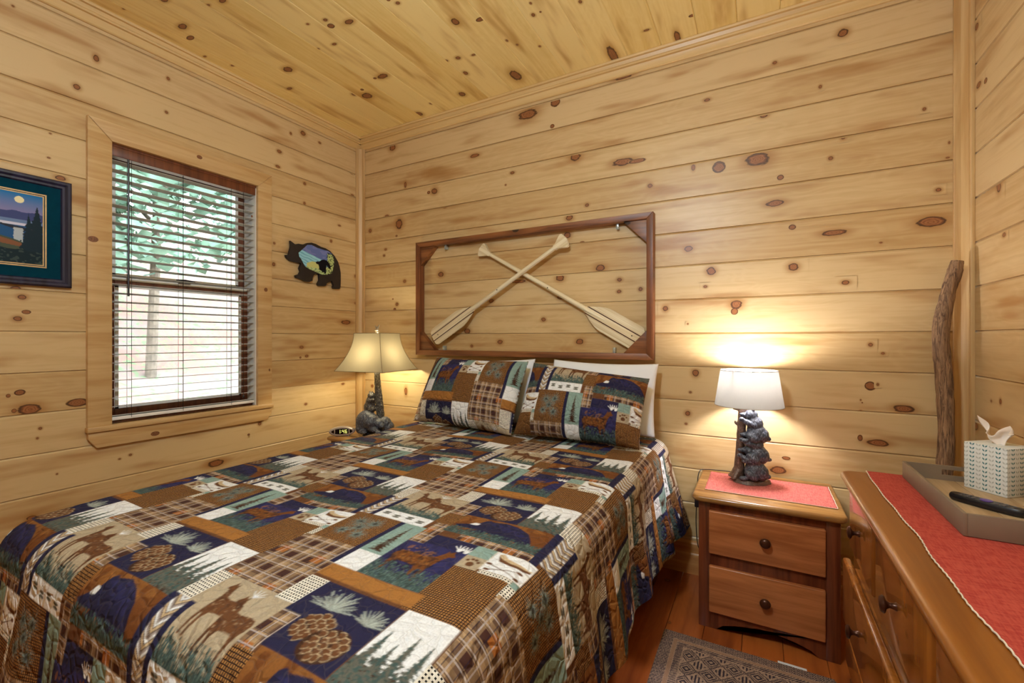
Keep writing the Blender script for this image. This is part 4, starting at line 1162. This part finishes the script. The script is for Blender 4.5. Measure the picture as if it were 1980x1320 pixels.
SB((.035, -.075, .050), (.042, .018, .016), (0, .35, .2)); SB((.07, -.085, .038), (.018, .013, .010)); SB((-.045, -.075, .05), (.035, .028, .030)); SB((-.020, -.098, .034), (.028, .014, .011))
SB((.058, -.010, .075), (.035, .04, .045)); SB((.076, .0, .05), (.03, .035, .04))
blob('bear_figure', bm, M['bear_dark'], ll, .0035, .003, 2, 1)
bm = BM()   # cub climbing the log
def SB(p, r, rot=(0, 0, 0)): sph(bm, (p[0]*1.15, p[1]-.01, p[2]*1.05+.008), tuple(q*1.2 for q in r), rot, 3)
SB((-.038, -.014, .175), (.034, .032, .042)); SB((-.030, -.014, .215), (.028, .028, .036)); SB((-.024, -.014, .255), (.022, .022, .022)); SB((-.014, -.028, .256), (.011, .012, .010))
for sy in (-1, 1):
    SB((-.030+sy*.012, -.012-sy*.006, .278), (.006, .005, .007)); SB((-.010, -.016+sy*.024, .226), (.024, .010, .010), (0, -.4, 0)); SB((-.010, -.014+sy*.026, .165), (.026, .014, .014), (0, -.5, 0))
blob('cub_figure', bm, M['log'], ll, .003, .003, 2, 7)
bm = BM(); lathe(bm, [(.012, .435), (.014, .44), (.014, .455), (.016, .46), (.016, .50), (.013, .505)], n=16); obj('socket', bm, M['bronze'], ll)
bm = BM(); sph(bm, (0, 0, .54), (.028, .028, .038)); obj('bulb', bm, M['bulb_l'], ll)
# square bell shade, slightly bowed
zs0, zs1 = .458, .722
bm = BM(); rings = []
nS = 10
for i in range(13):
    s = i/12; hw = .106+(.192-.106)*(1-s)**1.9; r = []
    crn = .004
    for q in range(4):
        for k in range(nS):
            t_ = k/nS; A_ = [(-1, -1), (1, -1), (1, 1), (-1, 1)][q]; B_ = [(1, -1), (1, 1), (-1, 1), (-1, -1)][q]
            px_, py_ = A_[0]+(B_[0]-A_[0])*t_, A_[1]+(B_[1]-A_[1])*t_
            bow = 1-.045*math.sin(t_*PI)
            r.append(bm.verts.new((px_*hw*bow, py_*hw*bow, zs0+(zs1-zs0)*s)))
    rings.append(r)
for A_, B_ in zip(rings, rings[1:]):
    for k in range(4*nS): bm.faces.new((A_[k], A_[(k+1) % (4*nS)], B_[(k+1) % (4*nS)], B_[k]))
bell = obj('lamp_shade', bm, M['shade_bell'], ll, 40)
M['piping'] = simple('shade_piping', lin((120, 100, 66)), .7)
bm = BM()
for q in range(4):
    pts = []
    for i in range(13):
        s = i/12; hw = (.106+(.192-.106)*(1-s)**1.9)*1.002; c_ = [(-1, -1), (1, -1), (1, 1), (-1, 1)][q]; pts.append((c_[0]*hw, c_[1]*hw, zs0+(zs1-zs0)*s))
    tube(bm, pts, .0016, 6)
for s in (0, 1):
    hw = .192 if s == 0 else .106; z_ = zs0 if s == 0 else zs1; ring = []
    for k in range(4*nS+1):
        q = (k//nS) % 4; t_ = (k % nS)/nS; A_ = [(-1, -1), (1, -1), (1, 1), (-1, 1)][q]; B_ = [(1, -1), (1, 1), (-1, 1), (-1, -1)][q]
        px_, py_ = A_[0]+(B_[0]-A_[0])*t_, A_[1]+(B_[1]-A_[1])*t_; bow = 1-.045*math.sin(t_*PI)
        ring.append((px_*hw*bow, py_*hw*bow, z_))
    tube(bm, ring, .0018, 6, cap=False)
obj('piping', bm, M['piping'], bell)
bm = BM(); tube(bm, [(0, 0, .50), (.04, 0, .53), (.045, 0, .62), (.015, 0, .716), (0, 0, .722)], .0016, 6); tube(bm, [(0, 0, .50), (-.04, 0, .53), (-.045, 0, .62), (-.015, 0, .716), (0, 0, .722)], .0016, 6)
tube(bm, [(-.105, 0, .722), (.105, 0, .722)], .0016, 6); tube(bm, [(0, -.105, .722), (0, .105, .722)], .0016, 6); obj('harp', bm, M['bronze'], ll)
bm = BM(); sph(bm, (0, 0, .738), (.014, .012, .016)); sph(bm, (.004, -.002, .758), (.011, .010, .013)); sph(bm, (-.012, 0, .768), (.005, .004, .012), (0, -.4, 0)); sph(bm, (.013, 0, .774), (.005, .004, .010), (0, .4, 0)); sph(bm, (.0, -.008, .746), (.016, .010, .008))
blob('finial', bm, simple('pewter_finial', lin((150, 142, 128)), .4, .4), ll, .002, .001, 1)

# ------------------------------------------------------------------ clock
ck = thing('alarm_clock', 'small silver oval digital alarm clock showing 1:46', 'clock', (-2.425, 2.06, .547), math.radians(42))
bm = BM(); n = 32
def oval(w, h_, z): return [(w*math.cos(2*PI*k/n), h_*math.sin(2*PI*k/n)) for k in range(n)]
lay = [(.070, .026, .04), (.080, .030, .02), (.083, .0315, 0), (.082, .031, -.014), (.076, .0265, -.020)]
rings = [[bm.verts.new((p[0], y_, p[1]+.033)) for p in oval(w, h_, 0)] for w, h_, y_ in lay]
for A_, B_ in zip(rings, rings[1:]):
    for k in range(n): bm.faces.new((A_[k], A_[(k+1) % n], B_[(k+1) % n], B_[k]))
bm.faces.new(rings[0]); bm.faces.new(rings[-1]); box(bm, -.045, .045, -.012, .03, 0, .006, .002)
body = obj('body', bm, M['clock_body'], ck, 50)
bm = BM(); A_ = [bm.verts.new((p[0], -.0205, p[1]+.033)) for p in oval(.066, .0185, 0)]; B_ = [bm.verts.new((p[0], -.018, p[1]+.033)) for p in oval(.066, .0185, 0)]
for k in range(n): bm.faces.new((A_[k], A_[(k+1) % n], B_[(k+1) % n], B_[k]))
bm.faces.new(A_); bm.faces.new(B_[::-1]); obj('display', bm, M['clock_face'], ck)
for xx in (-.045, .045):
    bm = BM(); box(bm, xx-.003, xx+.003, -.0225, -.019, .020, .046, .001)
    obj('bezel_bar', bm, M['clock_body'], ck)
SEG = {'1': 'bc', '4': 'fgbc', '6': 'afgedc'}
def digit(bm, ch, x, z, w=.012, h_=.023, t_=.003):
    y_ = -.0218; S7 = {'a': (x, x+w, z+h_-t_, z+h_), 'g': (x, x+w, z+h_/2-t_/2, z+h_/2+t_/2), 'd': (x, x+w, z, z+t_), 'f': (x, x+t_, z+h_/2, z+h_), 'b': (x+w-t_, x+w, z+h_/2, z+h_), 'e': (x, x+t_, z, z+h_/2), 'c': (x+w-t_, x+w, z, z+h_/2)}
    for s in SEG[ch]: a_, b_, c_, d_ = S7[s]; box(bm, a_, b_, y_, y_+.001, c_, d_)
bm = BM(); digit(bm, '1', -.022, .0215); digit(bm, '4', .0025, .0215); digit(bm, '6', .020, .0215)
for z_ in (.028, .038): box(bm, -.0055, -.0028, -.0218, -.0208, z_, z_+.0025)
obj('time_digits', bm, M['digit'], ck, 0)

# ------------------------------------------------------------------ dresser
dx0, dx1, dy0, dy1, dz = .283, RX-.024, .46, 1.905, .738
ds = thing('dresser', 'long glossy honey brown dresser with knobbed drawers along the right wall', 'dresser', (.5, 1.2, 0))
def d_(o): o.location = (-.5, -1.2, 0); return o
bm = BM(); box(bm, dx0, dx1, dy0, dy1, .08, dz-.028, .002); 
for ya in (dy0, dy1-.06): box(bm, dx0, dx0+.05, ya, ya+.06, 0, .09, .002); box(bm, dx1-.05, dx1, ya, ya+.06, 0, .09, .002)
d_(obj('body', bm, M['dresser_z'], ds))
bm = BM(); r = .03; tx0, tx1, ty0, ty1 = .246, RX-.021, .43, 1.935
def rr(ins):
    a0, a1, b0, b1 = tx0+ins, tx1, ty0+ins, ty1-ins; p = []
    for k in range(7): an = PI+k*PI/12; p.append((a0+r+r*math.cos(an), b0+r+r*math.sin(an)))
    p += [(a1, b0), (a1, b1)]
    for k in range(7): an = PI/2+k*PI/12; p.append((a0+r+r*math.cos(an), b1-r+r*math.sin(an)))
    return p
lay = [(.014, dz-.028), (.005, dz-.0265), (0, dz-.018), (0, dz-.012), (.003, dz-.004), (.009, dz-.0005), (.014, dz)]
rings = [[bm.verts.new((p[0], p[1], z)) for p in rr(i)] for i, z in lay]
for A_, B_ in zip(rings, rings[1:]):
    for k in range(len(A_)): bm.faces.new((A_[k], A_[(k+1) % len(A_)], B_[(k+1) % len(A_)], B_[k]))
bm.faces.new(rings[0][::-1]); bm.faces.new(rings[-1])
d_(obj('top', bm, M['dresser'], ds, 50))
def dknob(parent, y_, z_, x_):
    bm = BM(); lathe(bm, [(.009, 0), (.007, .004), (.0055, .012), (.009, .018), (.0175, .021), (.019, .024), (.015, .029), (.003, .031)], (x_, y_, z_), 24, axis='-x'); obj('knob', bm, M['bronze'], parent, 60)
cols = ((1.535, 1.880, 1), (1.075, 1.495, 1), (.515, 1.035, 1))
for ya, yb, nk in cols:
    bm = BM(); box(bm, dx0-.016, dx0+.02, ya, yb, .495, .695, .006, 3); o = d_(obj('drawer', bm, M['dresser_z'], ds)); dknob(o, (ya+yb)/2, .60, dx0-.016)
for za, zb_, out in ((.245, .452, .034), (.10, .212, .026)):
    for ya, yb in ((1.20, 1.885), (.50, 1.17)):
        bm = BM(); box(bm, dx0-out, dx0-out+.022, ya, yb, za, zb_, .007, 3); box(bm, dx0-out+.02, dx0+.02, ya+.03, yb-.03, za+.02, zb_-.02)
        o = d_(obj('drawer', bm, M['dresser_z'], ds))
        for yk in (yb-.28, ya+.15): dknob(o, yk, (za+zb_)/2, dx0-out)
o, tp = cloth_rect('table_runner', .318, .690, .45, 1.933, dz, M['red_cloth'], '', edge=.004, amp=.0012, nx=60, ny=220, seed=5)
tag(o, 'long red woven runner with cream stitched edge lying on the dresser top', 'table runner')
bm = BM(); pts = []
for j in range(0, 220):
    p = tp[j, 0]; pts.append((p[0]-.001+.0010*math.sin(j*2.1), p[1], p[2]+.0005))
tube(bm, pts, .0016, 5); obj('stitched_edge', bm, M['stitch'], o)

# ------------------------------------------------------------------ tray, tissue box, remote
zc_ = dz+.0048
tr_ = thing('serving_tray', 'taupe wooden tray with planked bottom on the red runner', 'tray', (.56, 1.655, zc_))
def t_o(o): o.location = (-.56, -1.655, 0); return o
ax0, ax1, ay0, ay1 = .411, .705, 1.405, 1.905; w = .008
zt_ = .052
bm = BM(); box(bm, ax0, ax0+w, ay0, ay1, 0, zt_, .001); box(bm, ax1-w, ax1, ay0, ay1, 0, zt_, .001); box(bm, ax0+w, ax1-w, ay0, ay0+w, 0, zt_, .001); t_o(obj('rim', bm, M['tray'], tr_))
hx0, hx1 = .505, .611
bm = BM(); box(bm, ax0+w, hx0, ay1-w, ay1, 0, zt_); box(bm, hx1, ax1-w, ay1-w, ay1, 0, zt_); box(bm, hx0, hx1, ay1-w, ay1, 0, .022); box(bm, hx0, hx1, ay1-w, ay1, .040, zt_)
t_o(obj('handle_side', bm, M['tray'], tr_))
bm = BM(); e_ = [ax0+w, .455, .536, .617, ax1-w]
for a_, b_ in zip(e_, e_[1:]): box(bm, a_+.0007, b_-.0007, ay0+w, ay1-w, .001, .0065, .0008)
t_o(obj('bottom', bm, M['tray_floor'], tr_))
tb = thing('tissue_box', 'square tissue box with grey and teal leaf pattern standing in the tray', 'tissue box', (.6145, 1.838, zc_+.0067), math.atan2(-.081, .066))
def leaf_mat(name, base, c1, c2):
    g = G(name); o = g.sep(g.co()); g2 = g.n('ShaderNodeNewGeometry')
    nrm = g.sep(g.n('ShaderNodeTexCoord').outputs['Normal'])
    # along the visible face: x or y whichever is in plane
    sel = g.math('GREATER_THAN', g.math('ABSOLUTE', nrm[0]), .5)
    mixv = g.math('ADD', g.math('MULTIPLY', o[0], g.math('SUBTRACT', 1, sel)), g.math('MULTIPLY', o[1], sel))
    u = g.math('MULTIPLY', g.math('ADD', mixv, .055), 1/.0157); col = g.math('FLOOR', u); fu = g.math('ABSOLUTE', g.math('SUBTRACT', g.math('FRACT', u), .5))
    v = g.math('FRACT', g.math('SUBTRACT', g.math('DIVIDE', o[2], .0125), g.math('MULTIPLY', fu, .9)))
    leaf = g.math('MULTIPLY', g.step(g.math('ABSOLUTE', g.math('SUBTRACT', v, .5)), .22, .15), g.math('MULTIPLY', g.step(fu, .40, .34), g.step(fu, .04, .08)))
    stem = g.math('MULTIPLY', g.step(fu, .05, .03), g.step(g.math('ABSOLUTE', g.math('SUBTRACT', v, .5)), .5, .45))
    odd = g.math('MODULO', col, 2)
    lc = g.mix(g.math('GREATER_THAN', g.math('ABSOLUTE', odd), .5), c1, c2)
    top = g.math('GREATER_THAN', nrm[2], .5)
    f = g.math('MULTIPLY', leaf, g.math('SUBTRACT', 1, g.math('MULTIPLY', top, .0)))
    return g.set(g.mix(f, base, lc), .6)
bm = BM(); s = .052; hh = .137; box(bm, -s, s, -s, s, 0, hh, .002)
obj('carton', bm, leaf_mat('leaf_print_card', lin((226, 228, 226)), lin((182, 186, 182)), lin((66, 118, 124))), tb)
# tissue
nT = 40; p, q_ = np.meshgrid(np.linspace(0, 1, nT), np.linspace(0, 1, nT))
wd = .105*(.22+.78*q_**.8)
Xt = (p-.5)*wd+.006*np.sin(q_*7+p*4)*q_; Yt = (.017*np.sin(p*10.5+.5)+.007*np.sin(p*23+q_*4))*q_**.7-.01*q_*q_
z_ = hh-.006+q_*(.070+.026*np.sin(p*5.2+2.6)+.008*np.sin(p*13))-.05*q_**2*np.clip((p-.55)/.45, 0, 1)**1.6-.012*q_**3*np.abs(np.sin(p*9))
ts = grid_mesh('tissue', np.stack([Xt, Yt, z_], -1), M['tissue'], tb)
so = ts.modifiers.new('thick', 'SOLIDIFY'); so.thickness = .0006
rm = thing('remote_control', 'black remote control with small grey buttons lying in the tray', 'remote control', (.525, 1.640, zc_+.0068), math.atan2(1.596-1.69, .578-.474))
bm = BM(); pts = []
for k in range(40):
    a_ = 2*PI*k/40; c_, s_2 = math.cos(a_), math.sin(a_)
    pts.append((.077*abs(c_)**.62*(1 if c_ > 0 else -1), .0195*abs(s_2)**.62*(1 if s_2 > 0 else -1)))
lay = [(.80, .0), (.96, .004), (1, .009), (.97, .014), (.86, .0185)]
rings = [[bm.verts.new((p_[0]*(1-(1-k_)*.35), p_[1]*k_, z_1+.0015*(p_[0]/.077)**2)) for p_ in pts] for k_, z_1 in lay]
for A_, B_ in zip(rings, rings[1:]):
    for k in range(40): bm.faces.new((A_[k], A_[(k+1) % 40], B_[(k+1) % 40], B_[k]))
bm.faces.new(rings[0][::-1]); bm.faces.new(rings[-1]); obj('body', bm, M['dark'], rm, 50)
for i, (bx_, by_) in enumerate([(-.05, -.008), (-.05, .008), (-.036, -.009), (-.036, 0), (-.036, .009), (-.024, -.009), (-.024, 0), (-.024, .009), (.024, -.009), (.024, .009), (.037, -.009), (.037, 0), (.037, .009), (.052, -.008), (.052, .008)]):
    bm = BM(); box(bm, bx_-.0038, bx_+.0038, by_-.0026, by_+.0026, .018, .0208, .001); obj('button', bm, M['greybtn'], rm)
bm = BM(); lathe(bm, [(.0125, .018), (.0125, .0205), (.010, .0215)], n=24); obj('direction_pad', bm, M['bluebtn'], rm, 50)

# ------------------------------------------------------------------ walking stick in the corner
st = BM(); R = random.Random(4)
ctrl = [((.565, 2.26, 0), .026), ((.60, 2.31, .35), .026), ((.628, 2.345, .62), .0255), ((.640, 2.355, .80), .025), ((.640, 2.365, .95), .026), ((.634, 2.365, 1.08), .0265), ((.626, 2.365, 1.20), .0255), ((.637, 2.372, 1.30), .0245), ((.655, 2.378, 1.39), .0235), ((.674, 2.385, 1.465), .0225), ((.682, 2.386, 1.50), .019)]
pts = []; rad = []
for i in range(len(ctrl)-1):
    for k in range(6):
        t_ = k/6; P4 = [Vector(ctrl[min(max(i+o2, 0), len(ctrl)-1)][0]) for o2 in (-1, 0, 1, 2)]
        pts.append(.5*((2*P4[1])+(P4[2]-P4[0])*t_+(2*P4[0]-5*P4[1]+4*P4[2]-P4[3])*t_**2+(3*P4[1]-P4[0]-3*P4[2]+P4[3])*t_**3))
        rad.append((ctrl[i][1]*(1-t_)+ctrl[i+1][1]*t_)*(1+R.uniform(-.05, .05)))
pts.append(Vector(ctrl[-1][0])); rad.append(ctrl[-1][1])
tube(st, pts, rad, 20)
for v in st.verts:
    a_ = mnoise.noise(Vector((v.co.x*60, v.co.y*60, v.co.z*5)))
    v.co += Vector((v.co.x-.63, v.co.y-2.36, 0)).normalized()*a_*.004
sph(st, (.628, 2.346, 1.085), (.010, .008, .012), sub=2)
tag(obj('walking_stick', st, M['bark'], None, 70), 'rough bark-covered walking stick leaning in the corner behind the dresser', 'stick')

# ------------------------------------------------------------------ framed picture on the left wall
py0, py1, pz0, pz1 = .195, .793, 1.418, 1.879
pf = thing('framed_picture', 'dark blue framed moonlit lake picture with teal mat left of the window', 'picture', (LX, (py0+py1)/2, pz0))
def p_o(o): o.location = tuple(-c for c in pf.location); return o
M['frame_blue'] = wood('frame_blue_black', lin((44, 44, 70)), lin((18, 20, 40)), 'z', .4, .1)
M['mat_teal'] = simple('mat_teal', lin((0, 52, 70)), .8, var=.08, scale=40, spec=.08); M['gold'] = simple('gold_fillet', lin((196, 166, 118)), .4, .3)
bm = BM(); fw_ = .036
prof = [(0, .0), (0, .020), (.006, .026), (.014, .026), (.022, .019), (.030, .019), (.036, .010), (.036, 0)]
cor = [(py0, pz0, 1, 1), (py1, pz0, -1, 1), (py1, pz1, -1, -1), (py0, pz1, 1, -1)]
rings = [[bm.verts.new((LX+.001+d_1, cy_+sy*i_, cz_+sz*i_)) for i_, d_1 in prof] for cy_, cz_, sy, sz in cor]
for k in range(4):
    A_, B_ = rings[k], rings[(k+1) % 4]
    for j in range(len(prof)): bm.faces.new((A_[j], B_[j], B_[(j+1) % len(prof)], A_[(j+1) % len(prof)]))
p_o(obj('frame', bm, M['frame_blue'], pf, 30))
iy0, iy1, iz0, iz1 = .285, .703, 1.507, 1.795
def ringbox(name, a0, a1, b0, b1, w_, xa, xb, mat):
    bm = BM(); box(bm, xa, xb, a0, a1, b1-w_, b1); box(bm, xa, xb, a0, a1, b0, b0+w_); box(bm, xa, xb, a0, a0+w_, b0+w_, b1-w_); box(bm, xa, xb, a1-w_, a1, b0+w_, b1-w_)
    return p_o(obj(name, bm, mat, pf))
bm = BM(); xa, xb = LX+.003, LX+.013
box(bm, xa, xb, py0+.03, py1-.03, iz1, pz1-.03); box(bm, xa, xb, py0+.03, py1-.03, pz0+.03, iz0); box(bm, xa, xb, py0+.03, iy0, iz0, iz1); box(bm, xa, xb, iy1, py1-.03, iz0, iz1)
p_o(obj('mat_board', bm, M['mat_teal'], pf))
ringbox('fillet', iy0-.012, iy1+.012, iz0-.012, iz1+.012, .005, LX+.013, LX+.0145, M['gold']); ringbox('fillet', iy0-.004, iy1+.004, iz0-.004, iz1+.004, .004, LX+.012, LX+.0140, M['gold'])
def print_mat(name, rough=.45):
    g = G(name); return g.set(g.attr('print'), rough, spec=.15)
W_, H_ = 240, 166
gy, gz2 = np.meshgrid(np.linspace(iy0, iy1, W_), np.linspace(iz0, iz1, H_))
u_ = (gy-iy0)/(iy1-iy0); v_ = (gz2-iz0)/(iz1-iz0)
C = np.zeros((H_, W_, 3))
L3 = lambda c: np.array(lin(c))
t_ = np.clip((v_-.62)/.38, 0, 1)[..., None]
C[:] = L3((150, 130, 170))*(1-t_)+L3((10, 110, 170))*t_
def pf_(m, c, a_=1): C[m] = C[m]*(1-a_)+L3(c)*a_
nz_ = vnoise(u_*100, v_*20, .15, 3); nf = vnoise(u_*100, v_*100, .5, 6)
pf_((v_ < .72+.03*nz_), (60, 70, 120)); pf_(v_ < .62, (70, 80, 130)); pf_((v_ < .62) & (v_ > .575), (120, 150, 190), .6)
pf_(v_ < .56, (30, 80, 130)); pf_((v_ < .57) & (v_ > .535) & (np.abs(u_-.75) < .18), (205, 205, 225)); pf_(inpoly(u_, v_, [(.62, .555), (.78, .53), (.95, .50), (.95, .45), (.80, .48)]), (40, 46, 60))
pf_((np.abs(u_-.83+.0*v_) < .028+.01*nf) & (v_ > .30) & (v_ < .50), (190, 200, 205), .8)
pf_(np.hypot((u_-.835)*1.45, v_-.905) < .048, (235, 225, 180))
pf_((v_ < .22+.10*nz_) | ((v_ < .30) & (u_ > .9)), (16, 36, 44)); pf_((v_ < .2) & (nf > .68), (50, 66, 66))
pf_(inpoly(u_, v_, [(.42, .42), (.62, .40), (.80, .335), (.96, .245), (.90, .20), (.76, .19), (.60, .24), (.42, .30)]), (70, 80, 66)); pf_(inpoly(u_, v_, [(.42, .40), (.62, .375), (.80, .31), (.94, .245), (.84, .235), (.60, .285), (.42, .33)]), (130, 84, 56)); 
for (cx_, top_, w_, b_) in ((.60, .98, .10, .28), (.50, .90, .09, .3), (.96, .86, .10, .18), (.90, .72, .07, .2), (.2, .92, .16, .25), (.05, .95, .1, .2), (.36, .85, .1, .3)):
    tt = (top_-v_)/(top_-b_); pf_((tt > 0) & (tt < 1) & (np.abs(u_-cx_) < w_*tt*(.5+.7*nf)), (20, 40, 52))
pic = grid_mesh('picture_print', np.stack([np.full_like(gy, LX+.0135), gy, gz2], -1)[:, ::-1], print_mat('lake_print'), pf, None, {'print': C[:, ::-1]}); p_o(pic)

# ------------------------------------------------------------------ bear cut-out on the left wall
oz = [(395,180),(440,215),(480,245),(540,235),(600,245),(640,250),(700,222),(780,215),(860,240),(950,290),(1040,320),(1120,370),(1200,460),(1260,560),(1290,650),(1310,760),(1312,900),(1308,1020),(1290,1060),(1240,1058),(1180,1055),(1170,1020),(1185,990),(1150,910),(1100,935),(1060,955),(1045,1000),(1010,1010),(950,1005),(905,1000),(890,965),(925,900),(920,790),(870,775),(820,815),(800,860),(795,910),(740,935),(660,920),(620,895),(560,875),(500,850),(490,810),(555,790),(580,740),(560,680),(590,600),(560,580),(480,570),(390,545),(330,490),(310,440),(370,430),(380,380),(400,310),(405,250)]
iz = [(540,400),(620,330),(700,255),(780,260),(880,310),(1000,350),(1080,370),(1150,420),(1180,500),(1185,600),(1170,700),(1140,780),(1060,800),(960,795),(900,770),(820,735),(720,690),(660,650),(620,580),(590,520),(550,470)]
xw_ = LX+.026
cv_ = lambda P_: [on_left(520+x/9.43, 460+y/9.43, xw_) for x, y in P_]
op = cv_(oz); ip = cv_(iz)
bc = thing('bear_plaque', 'black bear-shaped wooden cut-out with a painted lake scene right of the window', 'wall decoration', (LX, op[30][0], 1.5))
def b_o(o): o.location = tuple(-c for c in bc.location); return o
bm = BM(); prism(bm, op, LX+.008, xw_, lambda a, b, d: (d, a, b), .0015)
b_o(obj('silhouette', bm, simple('bear_black', lin((30, 24, 26)), .45), bc, 30))
bm = BM(); cy_, cz_ = sum(p[0] for p in ip)/len(ip), sum(p[1] for p in ip)/len(ip); box(bm, LX, LX+.009, cy_-.02, cy_+.02, cz_-.02, cz_+.02); b_o(obj('hanger', bm, M['dark'], bc))
ya_, yb_ = min(p[0] for p in ip), max(p[0] for p in ip); za_, zb2 = min(p[1] for p in ip), max(p[1] for p in ip)
gy, gz2 = np.meshgrid(np.linspace(ya_, yb_, 150), np.linspace(za_, zb2, 110)); u_ = (gy-ya_)/(yb_-ya_); v_ = (gz2-za_)/(zb2-za_)
C = np.zeros((110, 150, 3)); C[:] = L3((96, 112, 172)); n_ = vnoise(u_*60, v_*120, .12, 2); nf = vnoise(u_*150, v_*110, .35, 4)
pf_(n_ > .6, (124, 130, 186), .6)
ln_ = .80-.42*u_
pf_(v_ < ln_, (150, 205, 225)); pf_((v_ < ln_) & (np.sin((v_-ln_)*60+n_*3) > .4), (90, 160, 185), .7)
pf_((v_ < .42-.0*u_) & (u_ > .22) & (v_ < .20+.6*u_) & (v_ < .75-.6*u_), (196, 200, 130)); pf_(v_ < .20, (186, 206, 146)); pf_((v_ < .2) & (nf > .6), (60, 100, 80), .6)
pf_((u_ > .80) & (v_ < .80) & (nf < .62), (180, 196, 132)); pf_((u_ > .78) & (v_ < .84) & (nf > .6), (20, 34, 34))
for pl in ([(.46,.42),(.52,.46),(.56,.45),(.62,.52),(.70,.56),(.78,.54),(.84,.48),(.88,.38),(.90,.26),(.86,.24),(.82,.30),(.78,.36),(.76,.22),(.76,.06),(.72,.04),(.70,.10),(.66,.06),(.64,.12),(.60,.14),(.56,.16),(.56,.26),(.54,.34),(.48,.36)],):
    pf_(inpoly(u_, v_, pl), (14, 12, 22))
keep = inpoly((gy[:-1, :-1]+gy[1:, 1:])/2, (gz2[:-1, :-1]+gz2[1:, 1:])/2, ip)
sc_ = grid_mesh('painted_scene', np.stack([np.full_like(gy, xw_+.0006), gy, gz2], -1), print_mat('bear_scene', .4), bc, None, {'print': C}, keep=keep); b_o(sc_)

# ------------------------------------------------------------------ rug
W_, H_ = 300, 460
rx0, rx1, ry0, ry1 = -.342, .235, 1.0, 1.912
gx, gy = np.meshgrid(np.linspace(rx0, rx1, W_), np.linspace(ry0, ry1, H_))
mxx, myy = gx-rx0, gy-ry0; ex = np.minimum(gx-rx0, rx1-gx); ey = np.minimum(gy-ry0, ry1-gy); e_ = np.minimum(ex, ey)
L1, L2 = L3((190, 160, 140)), L3((62, 54, 66))
C = np.zeros((H_, W_, 3)); C[:] = L1
nf = vnoise(gx*1000, gy*1000, .25, 4); dk = np.zeros(gx.shape, bool)
def zig(a_, b_, per, amp, th): return np.abs(np.mod(b_+amp*np.abs(np.mod(a_, per)/per*2-1), th*2)-th) < th*.5
dk |= (e_ < .045) & zig(np.where(ex < ey, myy, mxx), np.where(ex < ey, mxx, myy), .022, .02, .005)
dk |= (e_ > .062) & (e_ < .085) & (np.mod(mxx-myy, .010) < .005)
per = .075; a_ = np.abs(np.mod(mxx, per)/per-.5)*2; b_ = np.abs(np.mod(myy, per)/per-.5)*2
dm = a_+b_
inn = e_ > .09
dk |= inn & (np.abs(dm-.95) < .12) & (np.mod(mxx+myy*.7, .008) < .0055); dk |= inn & (dm < .42) & (dm > .2); dk |= inn & (dm > 1.35) & (np.mod(mxx, .012) < .006); dk |= inn & (np.abs(dm-.65) < .06)
C[dk] = L2; C = C*(1-.35*(nf[..., None] > .62))+L2*.35*(nf[..., None] > .62)
C[(e_ > .048) & (e_ < .06)] = L3((176, 140, 116))
zr = .009+.0015*vnoise(gx*1000, gy*1000, .6, 7); zr[e_ < .004] = .001
g = G('woven_rug'); nn = g.noise(g.co(), 400, 2); g.bump(nn, .8, .003); rugm = g.set(g.mix(g.step(nn, .3, .7), g.mix(.35, g.attr('print'), (.02, .018, .02)), g.attr('print')), .95, spec=.1)
rg = grid_mesh('rug', np.stack([gx, gy, zr], -1), rugm, None, None, {'print': C}); tag(rg, 'small beige and dark patterned rug on the floor beside the bed', 'rug')
bm = BM(); box(bm, .06, .15, 1.908, 1.928, .001, .004, .0005); tag(obj('care_label', bm, M['white_case'], rg), 'white sewn label')

# ------------------------------------------------------------------ fill lamp added to brighten the room (unseen, above the top of the frame)
cl = thing('added_fill_light', 'added unseen globe fill light below the ceiling', 'light', (FILL_LAMP_AT[0], FILL_LAMP_AT[1], CZ))
bm = BM(); lathe(bm, [(.06, 0), (.06, -.015), (.02, -.03)], n=32); obj('canopy', bm, M['bronze'], cl)
bm = BM(); tube(bm, [(0, 0, -.02), (0, 0, -.30)], .006, 8); obj('stem', bm, M['bronze'], cl)
bm = BM(); sph(bm, (0, 0, -.42), .125); obj('globe', bm, emitter('fill_glow', FILL_LAMP[1], FILL_LAMP[0]), cl)
